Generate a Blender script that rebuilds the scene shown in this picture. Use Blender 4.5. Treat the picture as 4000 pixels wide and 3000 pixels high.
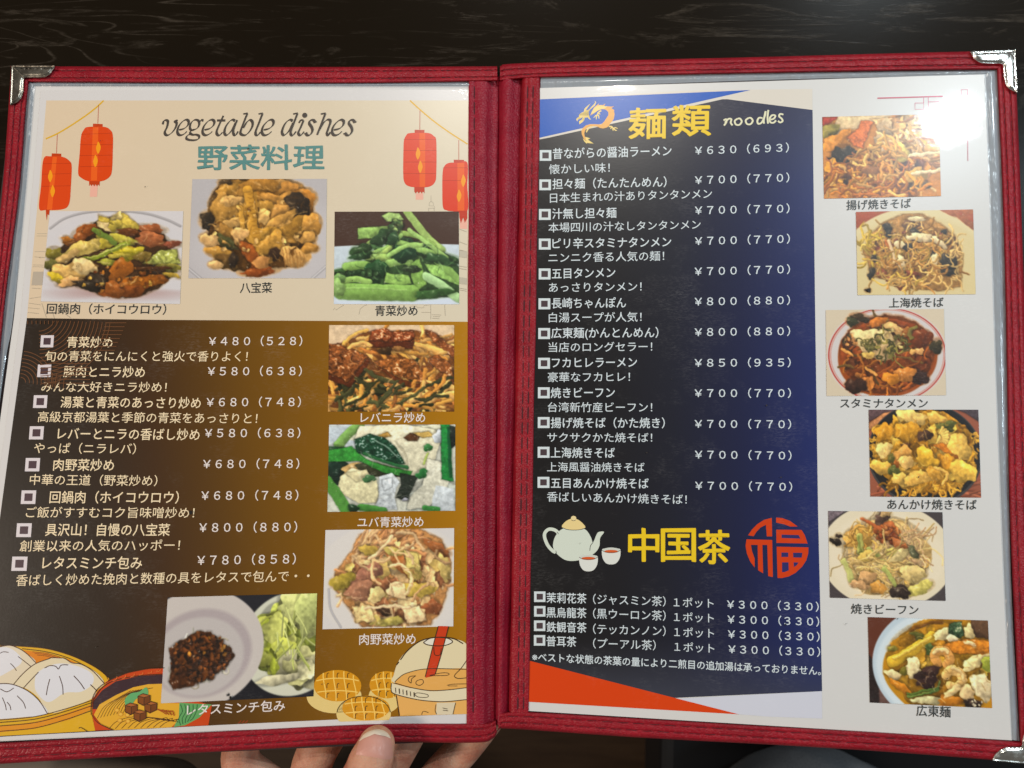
import bpy, math, random
import numpy as np
from mathutils import Vector, Matrix
from mathutils.geometry import tessellate_polygon
from mathutils.bvhtree import BVHTree
for o in list(bpy.data.objects): bpy.data.objects.remove(o)
SC = bpy.context.scene; COL = SC.collection
rnd = random.Random(7); nr = np.random.RandomState(5)

# ------------------------------------------------------------------ camera
FPX = 2800.0                      # focal length in units of a 4000 px wide picture
def rod(w):
    t = np.linalg.norm(w); k = w/t
    K = np.array([[0,-k[2],k[1]],[k[2],0,-k[0]],[-k[1],k[0],0]])
    return np.eye(3)+np.sin(t)*K+(1-np.cos(t))*K@K
HT = np.array([-.0065,-.1555,.36])            # top of the fold, seen from the camera (x right, y down, z forward)
RM = rod(np.array([-.1054,.0068,.0049])); OPEN = .0717
DOWN = RM@np.array([0,1,0]); NM = RM@np.array([0,0,-1.])
tl = math.radians(10)
Zc = math.cos(tl)*NM+math.sin(tl)*DOWN        # table normal: the near edge of the menu is lifted 10 degrees
Yc = -DOWN+Zc*np.dot(DOWN,Zc); Yc /= np.linalg.norm(Yc); Xc = np.cross(Yc,Zc)
RW = np.array([Xc,Yc,Zc])
TABLE_Z = .72
OW = np.array([0,0,TABLE_Z+.008])-RW@HT
def c2w(P): return np.atleast_2d(P)@RW.T+OW
cam_d = bpy.data.cameras.new('camera'); cam = bpy.data.objects.new('camera', cam_d); COL.objects.link(cam)
cm = np.eye(4); cm[:3,0] = RW@[1,0,0]; cm[:3,1] = RW@[0,-1,0]; cm[:3,2] = RW@[0,0,-1]; cm[:3,3] = OW
cam.matrix_world = Matrix(cm.tolist())
cam_d.sensor_width = 36; cam_d.lens = 36*FPX/4000; cam_d.clip_start = .02; cam_d.clip_end = 60
cam_d.dof.use_dof = True; cam_d.dof.focus_distance = .345; cam_d.dof.aperture_fstop = 11
SC.camera = cam
# ------------------------------------------------------------------ dim warm room, lamps
w = bpy.data.worlds.new('World'); SC.world = w; w.use_nodes = True
w.node_tree.nodes['Background'].inputs[0].default_value = (1,.93,.85,1)
w.node_tree.nodes['Background'].inputs[1].default_value = .12
SC.view_settings.view_transform = 'Standard'; SC.view_settings.look = 'None'; SC.view_settings.exposure = 0; SC.view_settings.gamma = 1
SC.cycles.max_bounces = 6; SC.cycles.sample_clamp_indirect = 4

nL = RM@np.array([math.sin(OPEN),0,-math.cos(OPEN)]); nR = RM@np.array([-math.sin(OPEN),0,-math.cos(OPEN)])
NRM = {'L':nL,'R':nR}
S = 1/.553
def cp(pts, leaf, h):
    """picture position (2212 wide scale) -> point on a leaf of the menu, raised h metres (camera axes)"""
    pts = np.atleast_2d(np.asarray(pts,float))*S
    d = np.c_[(pts[:,0]-2000)/FPX,(pts[:,1]-1500)/FPX,np.ones(len(pts))]
    n = NRM[leaf]; t = (np.dot(HT,n)+np.asarray(h))/(d@n)
    return d*t[:,None]
def wp(pts, leaf, h=0): return c2w(cp(pts,leaf,h))
def ray(px,py,depth): return np.array([(px*S-2000)/FPX*depth,(py*S-1500)/FPX*depth,depth])

def lamp(name, kind, loc, target, power, col, size):
    d = bpy.data.lights.new(name, kind); o = bpy.data.objects.new(name, d); COL.objects.link(o)
    d.energy = power; d.color = col
    if kind == 'AREA': d.shape = 'DISK'; d.size = size
    o.location = loc; o.rotation_euler = (Vector(target)-Vector(loc)).to_track_quat('-Z','Y').to_euler(); return o
def mirror(px,py,leaf,dist):
    p = cp((px,py),leaf,0)[0]; d = p/np.linalg.norm(p); n = NRM[leaf]; r = d-2*np.dot(d,n)*n
    return c2w(p+r*dist)[0]
CEN = wp((1105,850),'R')[0]
lamp('ceiling_spot','AREA',mirror(2052,262,'R',1.15),wp((1500,600),'R')[0],5.0,(.80,.93,1.0),.050)
lamp('ceiling_spot','AREA',mirror(1335,152,'R',1.15),wp((1300,500),'R')[0],2.6,(1,.96,.88),.045)
lamp('ceiling_spot','AREA',mirror(1003,150,'L',1.2),wp((900,500),'L')[0],2.0,(1,.97,.92),.04)
lamp('warm_lamp','AREA',CEN+np.array([-1.5,-.15,1.35]),CEN+np.array([-.3,0,0]),23.5,(1,.85,.71),.30)
lamp('side_lamp','AREA',CEN+np.array([1.3,.35,1.2]),CEN,8.2,(.72,.89,1),.25)

# ------------------------------------------------------------------ helpers
def s2l(c):
    c = np.asarray(c,float)/255.; return np.where(c<=.04045,c/12.92,((c+.055)/1.055)**2.4)
KA = 1.04
def alb(c): return np.clip(s2l(c)*KA,0,.90)
def mat(name, base=(.5,.5,.5), rough=.5, **kw):
    m = bpy.data.materials.new(name); m.use_nodes = True; b = m.node_tree.nodes['Principled BSDF']
    b.inputs['Base Color'].default_value = (*base,1); b.inputs['Roughness'].default_value = rough
    for k,v in kw.items(): b.inputs[k.replace('_',' ')].default_value = v
    return m, m.node_tree, b
def N(nt, t, **kw):
    n = nt.nodes.new(t)
    for k,v in kw.items():
        if k in n.inputs: n.inputs[k].default_value = v
        else: setattr(n,k,v)
    return n
def geo(nt): return N(nt,'ShaderNodeNewGeometry').outputs['Position']
def noise(nt, vec, scale, detail=3, rough=.5, dist=0):
    n = N(nt,'ShaderNodeTexNoise',Scale=scale,Detail=detail,Roughness=rough,Distortion=dist); nt.links.new(vec,n.inputs['Vector']); return n.outputs['Fac']
def ramp(nt, src, stops):
    r = N(nt,'ShaderNodeValToRGB'); e = r.color_ramp.elements
    while len(e)<len(stops): e.new(.5)
    for q,(p,c) in zip(e,stops): q.position = p; q.color = (*c,1) if len(c)==3 else c
    nt.links.new(src,r.inputs[0]); return r.outputs[0]
def math_(nt, op, a, b=None, c=None):
    n = N(nt,'ShaderNodeMath',operation=op)
    for i,v in enumerate((a,b,c)):
        if v is None: continue
        if hasattr(v,'node'): nt.links.new(v,n.inputs[i])
        else: n.inputs[i].default_value = v
    return n.outputs[0]
def mapping(nt, vec, scale=(1,1,1), rot=(0,0,0)):
    m = N(nt,'ShaderNodeMapping'); m.inputs['Scale'].default_value = scale; m.inputs['Rotation'].default_value = rot
    nt.links.new(vec,m.inputs[0]); return m.outputs[0]
def bump(nt, b, src, strength, dist, sock='Normal'):
    n = N(nt,'ShaderNodeBump',Strength=strength,Distance=dist); nt.links.new(src,n.inputs['Height']); nt.links.new(n.outputs[0],b.inputs[sock]); return n

# printed paper behind clear film: printed colour is a vertex colour, the gloss is the film
PRINT, nt, b = mat('printed_sheet',rough=.30)
b.inputs['Coat Weight'].default_value = 1; b.inputs['Coat Roughness'].default_value = .075; b.inputs['Coat IOR'].default_value = 1.5
b.inputs['Specular IOR Level'].default_value = .30
at = N(nt,'ShaderNodeAttribute',attribute_name='Col')
g = geo(nt)
sm = math_(nt,'MULTIPLY',ramp(nt,noise(nt,g,38,5,.7),[(.50,(0,0,0)),(.75,(1,1,1))]),ramp(nt,noise(nt,mapping(nt,g,(1,3,1)),520,4,.7),[(.45,(0,0,0)),(.72,(1,1,1))]))
mx = N(nt,'ShaderNodeMix',data_type='RGBA'); mx.blend_type = 'ADD'; mx.inputs[7].default_value = (.07,.067,.064,1)
nt.links.new(sm,mx.inputs[0]); nt.links.new(at.outputs['Color'],mx.inputs[6])
nt.links.new(mx.outputs[2],b.inputs['Base Color'])
scr = ramp(nt,noise(nt,mapping(nt,g,(1,9,1),(0,0,.7)),420,4,.8),[(.55,(0,0,0)),(.8,(1,1,1))])
scr2 = ramp(nt,noise(nt,mapping(nt,g,(9,1,1),(0,0,.5)),420,4,.8),[(.58,(0,0,0)),(.8,(1,1,1))])
wav = noise(nt,g,28,2,.5)
hh = math_(nt,'ADD',math_(nt,'MULTIPLY',wav,.035),math_(nt,'MULTIPLY',math_(nt,'ADD',scr,scr2),.006))
bump(nt,b,hh,.5,.0006,'Coat Normal')
rr = math_(nt,'MULTIPLY_ADD',math_(nt,'ADD',scr,scr2),.035,.008); nt.links.new(rr,b.inputs['Coat Roughness'])
bump(nt,b,noise(nt,g,900,3,.6),.08,.0002)

def leather(name, c1, c2, dark):
    m, nt, b = mat(name,rough=.42,Specular_IOR_Level=.24)
    g = geo(nt)
    v = N(nt,'ShaderNodeTexVoronoi',Scale=520.); v.feature='DISTANCE_TO_EDGE'
    wob = mapping(nt,g,(1,1.6,1),(0,0,.5)); nz = N(nt,'ShaderNodeTexNoise',Scale=500.,Detail=2.)
    nt.links.new(g,nz.inputs['Vector']); vm = N(nt,'ShaderNodeVectorMath',operation='MULTIPLY_ADD'); vm.inputs[1].default_value = (.0012,)*3
    nt.links.new(nz.outputs['Color'],vm.inputs[0]); nt.links.new(wob,vm.inputs[2]); nt.links.new(vm.outputs[0],v.inputs['Vector'])
    col = ramp(nt,noise(nt,g,60,4,.6),[(.3,c1),(.7,c2)])
    worn = ramp(nt,math_(nt,'ADD',math_(nt,'MULTIPLY',noise(nt,g,900,4,.7),.8),math_(nt,'MULTIPLY',noise(nt,g,25,2,.5),.25)),[(.52,(0,0,0)),(.72,(1,1,1))])
    mx = N(nt,'ShaderNodeMix',data_type='RGBA'); mx.inputs[7].default_value = (*dark,1)
    nt.links.new(math_(nt,'MULTIPLY',worn,.16),mx.inputs[0]); nt.links.new(col,mx.inputs[6]); nt.links.new(mx.outputs[2],b.inputs['Base Color'])
    h = math_(nt,'ADD',math_(nt,'MULTIPLY',ramp(nt,v.outputs['Distance'],[(0,(0,0,0)),(.25,(1,1,1))]),.7),math_(nt,'MULTIPLY',noise(nt,g,1500,3,.6),.5))
    bump(nt,b,h,.55,.00034)
    return m
RED = leather('red_leatherette',(.215,.004,.012),(.31,.009,.019),(.56,.13,.12))
RED2 = leather('spine_leatherette',(.205,.004,.017),(.29,.009,.025),(.50,.10,.11))
THREAD,_,_ = mat('red_thread',(.06,.002,.006),.8)
LINING,_,_ = mat('dark_lining',(.02,.012,.012),.5)
CHROME, nt, b = mat('worn_chrome',(.80,.79,.74),.16,Metallic=1)
bump(nt,b,noise(nt,geo(nt),160,3,.6),.25,.0006)
nt.links.new(ramp(nt,noise(nt,geo(nt),260,4,.7),[(.35,(.12,)*3),(.75,(.42,)*3)]),b.inputs['Roughness'])
TARN, nt, b = mat('tarnished_metal',(.36,.33,.27),.3,Metallic=1)
nt.links.new(ramp(nt,noise(nt,geo(nt),150,5,.7),[(.35,(.13,.11,.085)),(.65,(.48,.45,.38))]),b.inputs['Base Color'])
bump(nt,b,noise(nt,geo(nt),260,3,.6),.4,.0005)
FILM, nt, b = mat('clear_film',(.60,.66,.72),.22,Coat_Weight=1.,Coat_Roughness=.08)
b.inputs['Alpha'].default_value = .45
bump(nt,b,noise(nt,mapping(nt,geo(nt),(1,.35,1)),120,3,.6),.9,.0022)
PAPER, nt, b = mat('white_card',(.62,.60,.58),.6)
bump(nt,b,noise(nt,geo(nt),900,2,.5),.2,.0002)

WOOD, nt, b = mat('ebonised_wood',rough=.26,Specular_IOR_Level=.06)
g = geo(nt); gm = mapping(nt,g,(.7,5.5,1),(0,0,-.16))
f1 = noise(nt,gm,3.3,3,.5,.8)
lines = math_(nt,'FRACT',math_(nt,'MULTIPLY',f1,26))
ln = ramp(nt,lines,[(0,(0,0,0)),(.44,(.02,)*3),(.52,(1,1,1)),(.58,(.02,)*3),(1,(0,0,0))])
br = ramp(nt,noise(nt,mapping(nt,g,(1,2.6,1)),9,4,.65),[(.48,(.0,)*3),(.70,(1,1,1))])
fine = ramp(nt,noise(nt,mapping(nt,g,(1,5,1),(0,0,-.1)),170,4,.75),[(.35,(.15,)*3),(.7,(1,1,1))])
k = math_(nt,'MULTIPLY',math_(nt,'MULTIPLY',ln,br),fine)
patch = math_(nt,'MULTIPLY',ramp(nt,noise(nt,mapping(nt,g,(1,3,1),(0,0,-.1)),20,5,.7,.6),[(.60,(0,0,0)),(.70,(1,1,1))]),fine)
stk = ramp(nt,noise(nt,mapping(nt,g,(1,9,1),(0,0,-.2)),13,6,.72,1.2),[(.56,(0,0,0)),(.66,(.55,)*3),(.72,(.1,)*3)])
k2 = math_(nt,'MAXIMUM',math_(nt,'MULTIPLY',k,.8),math_(nt,'MAXIMUM',math_(nt,'MULTIPLY',patch,.5),math_(nt,'MULTIPLY',stk,fine)))
nt.links.new(ramp(nt,k2,[(0,(.0095,.0066,.0038)),(.5,(.048,.038,.028)),(1,(.13,.105,.09))]),b.inputs['Base Color'])
bump(nt,b,math_(nt,'ADD',k2,math_(nt,'MULTIPLY',noise(nt,mapping(nt,g,(1,6,1)),260,3,.7),.15)),.12,.0003)
FLOORM, nt, b = mat('brown_floor',rough=.5)
nt.links.new(ramp(nt,noise(nt,mapping(nt,geo(nt),(1,8,1)),9,4,.6),[(.3,(.035,.018,.008)),(.7,(.06,.034,.017))]),b.inputs['Base Color'])
SKIN, nt, b = mat('skin',rough=.58,Specular_IOR_Level=.35,Subsurface_Weight=.15,Subsurface_Scale=.004)
g = geo(nt)
nt.links.new(ramp(nt,noise(nt,g,70,4,.6),[(.33,(.38,.14,.085)),(.5,(.52,.25,.16)),(.68,(.60,.34,.23))]),b.inputs['Base Color'])
vv = N(nt,'ShaderNodeTexVoronoi',Scale=1100.); nt.links.new(g,vv.inputs['Vector']); bump(nt,b,math_(nt,'ADD',math_(nt,'MULTIPLY',vv.outputs['Distance'],.35),noise(nt,mapping(nt,g,(1,3,1),(0,0,.5)),180,4,.7)),.6,.0006)
NAIL, nt, b = mat('nail',(.56,.27,.21),.5,Specular_IOR_Level=.3)
nt.links.new(noise(nt,mapping(nt,geo(nt),(6,1,1)),260,2,.5),b.inputs['Roughness'])
NAILW,_,_ = mat('nail_edge',(.70,.58,.45),.35)
CLOTH, nt, b = mat('grey_cloth',rough=.9)
g = geo(nt); nt.links.new(ramp(nt,noise(nt,mapping(nt,g,(1,5,1)),500,3,.6),[(.3,(.10,.105,.115)),(.7,(.16,.165,.175))]),b.inputs['Base Color'])
bump(nt,b,noise(nt,g,700,2,.5),.4,.0005)
TAN,_,_ = mat('tan_cloth',(.24,.19,.15),.9)
BLACKV,_,_ = mat('black_vinyl',(.006,.006,.007),.45)

def obj(name, V, F, m, parent=None, cols=None, smooth=False, label=None, origin=None):
    """one mesh object; V are world points, its origin is put at its own middle"""
    V = np.asarray(V,float); o0 = V.mean(0) if origin is None else np.asarray(origin,float)
    me = bpy.data.meshes.new(name)
    if isinstance(F,np.ndarray):
        nf,k = F.shape; me.vertices.add(len(V)); me.vertices.foreach_set('co',(V-o0).ravel())
        me.loops.add(nf*k); me.loops.foreach_set('vertex_index',F.ravel().astype(np.int32))
        me.polygons.add(nf); me.polygons.foreach_set('loop_start',np.arange(0,nf*k,k,dtype=np.int32))
        me.update(calc_edges=True)
    else:
        me.from_pydata((V-o0).tolist(),[],F)
    if cols is not None:
        a = me.color_attributes.new('Col','FLOAT_COLOR','POINT')
        c = np.c_[np.broadcast_to(cols,(len(V),3)),np.ones(len(V))]
        a.data.foreach_set('color',c.ravel().astype(np.float32))
    if smooth: me.polygons.foreach_set('use_smooth',[True]*len(me.polygons))
    me.materials.append(m); o = bpy.data.objects.new(name,me); COL.objects.link(o)
    o.location = o0
    if parent is not None:
        o.parent = parent; o.location = Vector(o0)-PW[parent.name]
    PW[o.name] = Vector(o0)
    if label: o['label'] = label
    return o
PW = {}
def thing(name,label,cat,loc):
    o = bpy.data.objects.new(name,None); COL.objects.link(o); o.location = loc; o['label'] = label; o['category'] = cat
    o.empty_display_size = .02; PW[o.name] = Vector(loc); return o
def grid(nu,nv):
    i = np.arange(nu)[:,None]; j = np.arange(nv)[None,:]; a = i*(nv+1)+j
    return np.stack([a,a+1,a+nv+2,a+nv+1],-1).reshape(-1,4)
def interp(pts,n,smooth=True):
    p = np.asarray(pts,float)
    if len(p)<3 or not smooth:
        s = np.r_[0,np.cumsum(np.linalg.norm(np.diff(p[:,:2],axis=0),axis=1))]; t = np.linspace(0,s[-1],n)
        return np.stack([np.interp(t,s,p[:,k]) for k in range(p.shape[1])],1)
    q = np.vstack([2*p[0]-p[1],p,2*p[-1]-p[-2]]); m = max(2,n//(len(p)-1)); out = []
    for i in range(1,len(q)-2):
        t = np.linspace(0,1,m,endpoint=False)[:,None]
        out.append(.5*((2*q[i])+(-q[i-1]+q[i+1])*t+(2*q[i-1]-5*q[i]+4*q[i+1]-q[i+2])*t**2+(-q[i-1]+3*q[i]-3*q[i+1]+q[i+2])*t**3))
    return np.vstack(out+[p[-1:]])
def T(i,j,*xy):                       # points read off the enlarged tiles of the photograph
    a = np.asarray(xy,float).reshape(-1,2)/4.; return a+np.array([553*i,414.75*j])
def SRC(*xy): return np.asarray(xy,float).reshape(-1,2)*.553
def Z(ox,oy,sc,*xy): return (np.asarray(xy,float).reshape(-1,2)/sc+np.array([ox,oy]))*.553

# ------------------------------------------------------------------ setting
def plane(name,x0,x1,y0,y1,z,m): 
    o = obj(name,[(x0,y0,z),(x1,y0,z),(x1,y1,z),(x0,y1,z)],[(0,1,2,3)],m); o['kind'] = 'structure'; return o
plane('floor',-2.5,2.5,-2.5,2.5,0,FLOORM)
EDGE_Y = -.255
def slab(name,x0,x1,y0,y1,z0,z1,m,parent,bev=.003):
    o = obj(name,[(x,y,z) for z in (z0,z1) for x,y in ((x0,y0),(x1,y0),(x1,y1),(x0,y1))],[(3,2,1,0),(4,5,6,7),(0,1,5,4),(1,2,6,5),(2,3,7,6),(3,0,4,7)],m,parent)
    md = o.modifiers.new('bevel','BEVEL'); md.width = bev; md.segments = 3; return o
tb = thing('table','black wooden table with pale swirling grain under the open menu','table',(0,.15,0))
slab('tabletop',-.75,.75,EDGE_Y,.62,TABLE_Z-.03,TABLE_Z,WOOD,tb)
for sx in (-.68,.68):
    for sy in (EDGE_Y+.07,.55): slab('leg',sx-.03,sx+.03,sy-.03,sy+.03,0,TABLE_Z-.031,WOOD,tb)

# ------------------------------------------------------------------ the leather menu folder
FO = thing('menu_folder','open red leatherette menu folder with stitched borders and metal corners','menu folder',wp((1076,1600),'L',-.004)[0])
def edge_fn(p): return SRC(*p)
out = {'LT':edge_fn((40,259, 500,260, 1000,262, 1500,261, 1942,259)),'LTi':edge_fn((112,322, 500,324, 1000,327, 1500,325, 1850,319, 1943,317)),
 'LL':edge_fn((44,258, 28,500, 9,741, -45,1300, -130,2000, -290,3010)),'LLi':edge_fn((113,318, 100,450, 76,750, 18,1202, -40,1800, -178,2912)),
 'LB':edge_fn((-290,3008, 0,2984, 500,2955, 1000,2928, 1300,2910, 1540,2900, 1860,2901, 1925,2884, 1941,2862)),'LBi':edge_fn((-178,2912, 0,2901, 500,2874, 1000,2849, 1300,2834, 1540,2826, 1822,2826, 1905,2824, 1935,2812)),
 'RT':edge_fn((1953,258, 2020,248, 2500,234, 3000,222, 3500,208, 3966,197)),'RTi':edge_fn((1953,318, 2000,312, 2110,304, 2500,296, 3000,286, 3500,277, 3894,273)),
 'RR':edge_fn((3964,197, 3985,700, 4002,1200, 4030,2000, 4068,2985)),'RRi':edge_fn((3893,273, 3915,750, 3928,1200, 3944,2000, 3984,2896)),
 'RB':edge_fn((1946,2852, 2000,2847, 2500,2881, 3000,2908, 3500,2939, 4068,2984)),'RBi':edge_fn((1950,2784, 2063,2781, 2500,2806, 3000,2836, 3500,2864, 3984,2896))}
def border(name,key,leaf,rows,label=None):
    n = 420; A = interp(out[key],n); B = interp(out[key+'i'],n); n = min(len(A),len(B)); 
    A = A[np.linspace(0,len(A)-1,n).astype(int)]; B = B[np.linspace(0,len(B)-1,n).astype(int)]
    prof = [(-.004,-.0030),(-.004,-.0006),(.02,.0006),(.06,.0013),(.12,.0018)]
    ts = list(np.linspace(.16,.90,30)); prof += [(t,None) for t in ts]+[(.95,.0014),(.985,.0008),(1.0,-.0002)]
    P = []; w1 = np.interp(np.arange(n),np.arange(0,n,9),nr.rand(len(np.arange(0,n,9))))
    for t,h in prof:
        hh = np.zeros(n)
        if h is None:
            hh[:] = .0019+.0002*math.sin(t*3)
            for r in rows:
                wv = r+.012*np.sin(np.arange(n)*.9+r*20)
                hh -= .00060*np.exp(-((t-wv)/.045)**2)
            hh += .00004*(nr.rand(n)-.5)+.00008*(w1-.5)
        else: hh[:] = h
        P.append(wp(A+(B-A)*t,leaf,hh))
    P = np.array(P)                      # profile x length
    V = P.transpose(1,0,2).reshape(-1,3)
    obj(name,V,grid(n-1,len(prof)-1),RED,FO,smooth=True,label=label)
    return A,B
def box_stitch():
    v = []; 
    for x,s in ((-.5,.35),(-.3,1),(.3,1),(.5,.35)):
        for a in range(5): an = math.pi*2*a/5; v.append((x,math.cos(an)*s*.5,math.sin(an)*s*.5))
    f = [(i*5+a,i*5+(a+1)%5,i*5+5+(a+1)%5,i*5+5+a) for i in range(3) for a in range(5)]+[(4,3,2,1,0),(15,16,17,18,19)]
    return v,f
SV,SF = box_stitch(); stitches = []
def stitch_row(A,B,t,leaf,pitch,h=.00150,k0=0):
    C = A+(B-A)*t; s = np.r_[0,np.cumsum(np.linalg.norm(np.diff(C,axis=0),axis=1))]
    d = np.arange(pitch*.5+k0,s[-1]-pitch*.3,pitch)
    for q in d:
        c = np.array([np.interp(q,s,C[:,0]),np.interp(q,s,C[:,1])]); e = np.array([np.interp(q+3,s,C[:,0]),np.interp(q+3,s,C[:,1])])
        stitches.append((c,e,leaf,pitch,h))
for nm,key,leaf,rows,pt in (('border','LT','L',(.28,.72),31.5),('border','LL','L',(.35,.72),33),('border','LB','L',(.30,.70),35),
                            ('border','RT','R',(.36,.74),32),('border','RR','R',(.34,.70),33),('border','RB','R',(.36,.72),34)):
    A,B = border(nm,key,leaf,rows)
    for q,r in enumerate(rows): stitch_row(A,B,r,leaf,pt,.0014,q*pt*.4)
# board behind each leaf, and the inner pocket lining
def polyobj(name,pts,leaf,h0,h1,m,parent,cols=None):
    n = len(pts); V = np.vstack([wp(pts,leaf,h0),wp(pts,leaf,h1)])
    tri = tessellate_polygon([[Vector((p[0],p[1],0)) for p in pts]])
    F = [tuple(t) for t in tri]+[tuple(i+n for i in t) for t in tri]+[(i,(i+1)%n,(i+1)%n+n,i+n) for i in range(n)]
    return obj(name,V,F,m,parent,cols)
polyobj('cover_board',SRC(60,275, 1895,275, 1880,2890, -265,2990),'L',-.0032,-.0004,LINING,FO)
polyobj('cover_board',SRC(2060,262, 3950,215, 4050,2970, 2010,2842),'R',-.0032,-.0004,LINING,FO)
# spine: rounded folds between the leaves
prof = [(1831,1821,.0004),(1832,1822,.0011),(1836,1826,.0014),(1848,1842,.0014),(1853,1848,.0010),(1858,1853,.0014),(1880,1872,.0015),(1897,1888,.0013),
 (1906,1896,.0004),(1918,1905,-.0010),(1934,1918,-.0016),(1944,1930,-.0016),(1948,1934,-.0026),(1952,1937,-.0022),(1957,1940,.0000),(1967,1946,.0016),(1980,1953,.0020),
 (1994,1962,.0014),(2008,1970,-.0001),(2020,1976,-.0010),(2032,1981,-.0018),(2038,1985,-.0024),(2042,1988,-.0004),(2046,1992,.0008),(2050,2000,.0014),(2058,2016,.0015),(2062,2022,.0011),(2066,2028,.0015),
 (2078,2038,.0015),(2083,2044,.0011),(2088,2050,.0015),(2104,2059,.0014),(2110,2063,.0010),(2111,2064,.0002)]
NS = 300; ys = np.linspace(300,2836,NS); V = []
for xt,xb,h in prof:
    x = xt+(xb-xt)*np.linspace(0,1,NS)+1.3*np.sin(np.linspace(0,23,NS)+xt); yy = ys+ (0 if xt<1950 else -4)
    hh = h+.00002*(nr.rand(NS)-.5)+.00012*np.sin(np.linspace(0,40,NS)+xt*.3)
    lf = 'L' if xt<1950 else 'R'
    V.append(wp(np.c_[x,yy]*.553,lf,hh))
V = np.array(V); iL = 14
VV = V.transpose(1,0,2)
def sub(a,b): 
    W = VV[:,a:b]; return W.reshape(-1,3),grid(NS-1,b-a-1)
v,f = sub(0,13); obj('spine_flap',v,f,RED2,FO,smooth=True)
v,f = sub(12,22); obj('spine_fold',v,f,RED2,FO,smooth=True)
v,f = sub(21,34); obj('spine_flap',v,f,RED,FO,smooth=True)
yy = np.linspace(330,2800,60)
def vrow(xt,xb,leaf,pitch,h): 
    C = np.c_[np.interp(yy,[330,2800],[xt,xb]),yy]*.553; stitch_row(C,C,0,leaf,pitch,h)
vrow(1853,1848,'L',34,.0011); vrow(2061,2022,'R',33,.0012); vrow(2083,2044,'R',33,.0012)
inview = [s for s in stitches if 0<s[0][0]<2212 and 0<s[0][1]<1659]
rnd.shuffle(inview); single = set(id(s) for s in inview[:300])
sme = None; rest_v = []; rest_f = []
for s in stitches:
    c,e,leaf,pt,h = s
    P = wp(c,leaf,h)[0]; Q = wp(e,leaf,h)[0]; X = Vector(Q-P).normalized(); Nn = Vector(RW@NRM[leaf]); Y = Nn.cross(X)
    L = (Vector(Q-P).length/np.linalg.norm(e-c))*pt*.82
    M = Matrix((( X.x*L,Y.x*.0009,Nn.x*.0005,P[0]),(X.y*L,Y.y*.0009,Nn.y*.0005,P[1]),(X.z*L,Y.z*.0009,Nn.z*.0005,P[2]),(0,0,0,1)))
    if id(s) in single:
        if sme is None:
            sme = bpy.data.meshes.new('stitch'); sme.from_pydata(SV,[],SF); sme.materials.append(THREAD)
        o = bpy.data.objects.new('stitch',sme); COL.objects.link(o); o.parent = FO
        M2 = Matrix.Translation(-PW[FO.name])@M; o.matrix_basis = M2
    else:
        k = len(rest_v); rest_v += [tuple(M@Vector(v)) for v in SV]; rest_f += [tuple(i+k for i in f) for f in SF]
o = obj('stitching',rest_v,rest_f,THREAD,FO); o['kind'] = 'stuff'
# metal corners: domed L plates
def corner(outer,leaf,label=None):
    pts = interp(np.vstack([outer,outer[:1]]),90,False)[:-1]; n = len(pts); c = pts.mean(0)
    # inset rings follow the outline inwards
    def inset(d):
        q = pts.copy(); a = 0.5*np.sum(q[:,0]*np.roll(q[:,1],-1)-np.roll(q[:,0],-1)*q[:,1])
        t = np.roll(q,-1,0)-np.roll(q,1,0); t /= np.linalg.norm(t,axis=1)[:,None]; nn = np.c_[-t[:,1],t[:,0]]*(1 if a>0 else -1)
        for _ in range(3): nn = (nn+np.roll(nn,1,0)+np.roll(nn,-1,0))/3
        return q+nn*d
    rings = [(0,-.0035),(0,.0020),(.8,.0031),(2.0,.0033),(3.4,.0027),(5.5,.0034),(9,.0036)]
    V = np.vstack([wp(inset(d),leaf,h) for d,h in rings]); F = []
    for r in range(len(rings)-1): F += [(r*n+i,r*n+(i+1)%n,(r+1)*n+(i+1)%n,(r+1)*n+i) for i in range(n)]
    q = inset(rings[-1][0]); b0 = (len(rings)-1)*n
    F += [tuple(b0+i for i in t) for t in tessellate_polygon([[Vector((p[0],p[1],0)) for p in q]])]
    o = obj('metal_corner',V,F,TARN if leaf=='L' else CHROME,FO,smooth=True,label=label)
corner(SRC(44,254, 214,254, 214,262, 208,275, 196,292, 178,302, 150,304, 96,304, 94,320, 92,360, 84,385, 68,402, 38,412),'L','tarnished brownish metal corner')
corner(SRC(3968,193, 3790,200, 3792,208, 3800,225, 3815,240, 3832,248, 3870,250, 3916,250, 3918,262, 3920,300, 3926,330, 3940,348, 3958,358, 3976,364),'R','bright shiny metal corner')
corner(SRC(4072,2990, 3876,2972, 3876,2964, 3886,2945, 3905,2928, 3930,2918, 3990,2917, 3996,2880, 4020,2800, 4066,2770),'R')
corner(SRC(-294,3014, -294,2800, -240,2810, -200,2860, -180,2905, -120,2915, -80,2940, -70,2998),'L')

# mitre folds of the bright corners
for q,lf in (((3916,250, 3940,226, 3965,199),'R'),((94,303, 72,280, 47,257),'L')):
    Q = interp(SRC(*q),14); t = np.gradient(Q,axis=0); t /= np.linalg.norm(t,axis=1)[:,None]; nn = np.c_[-t[:,1],t[:,0]]
    V = np.array([wp(Q+nn*d,lf,h) for d,h in ((-1.3,.0034),(-.5,.0041),(.5,.0041),(1.3,.0034))]).transpose(1,0,2).reshape(-1,3)
    obj('mitre_fold',V,grid(len(Q)-1,3),TARN if lf=='L' else CHROME,FO,smooth=True)
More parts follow.
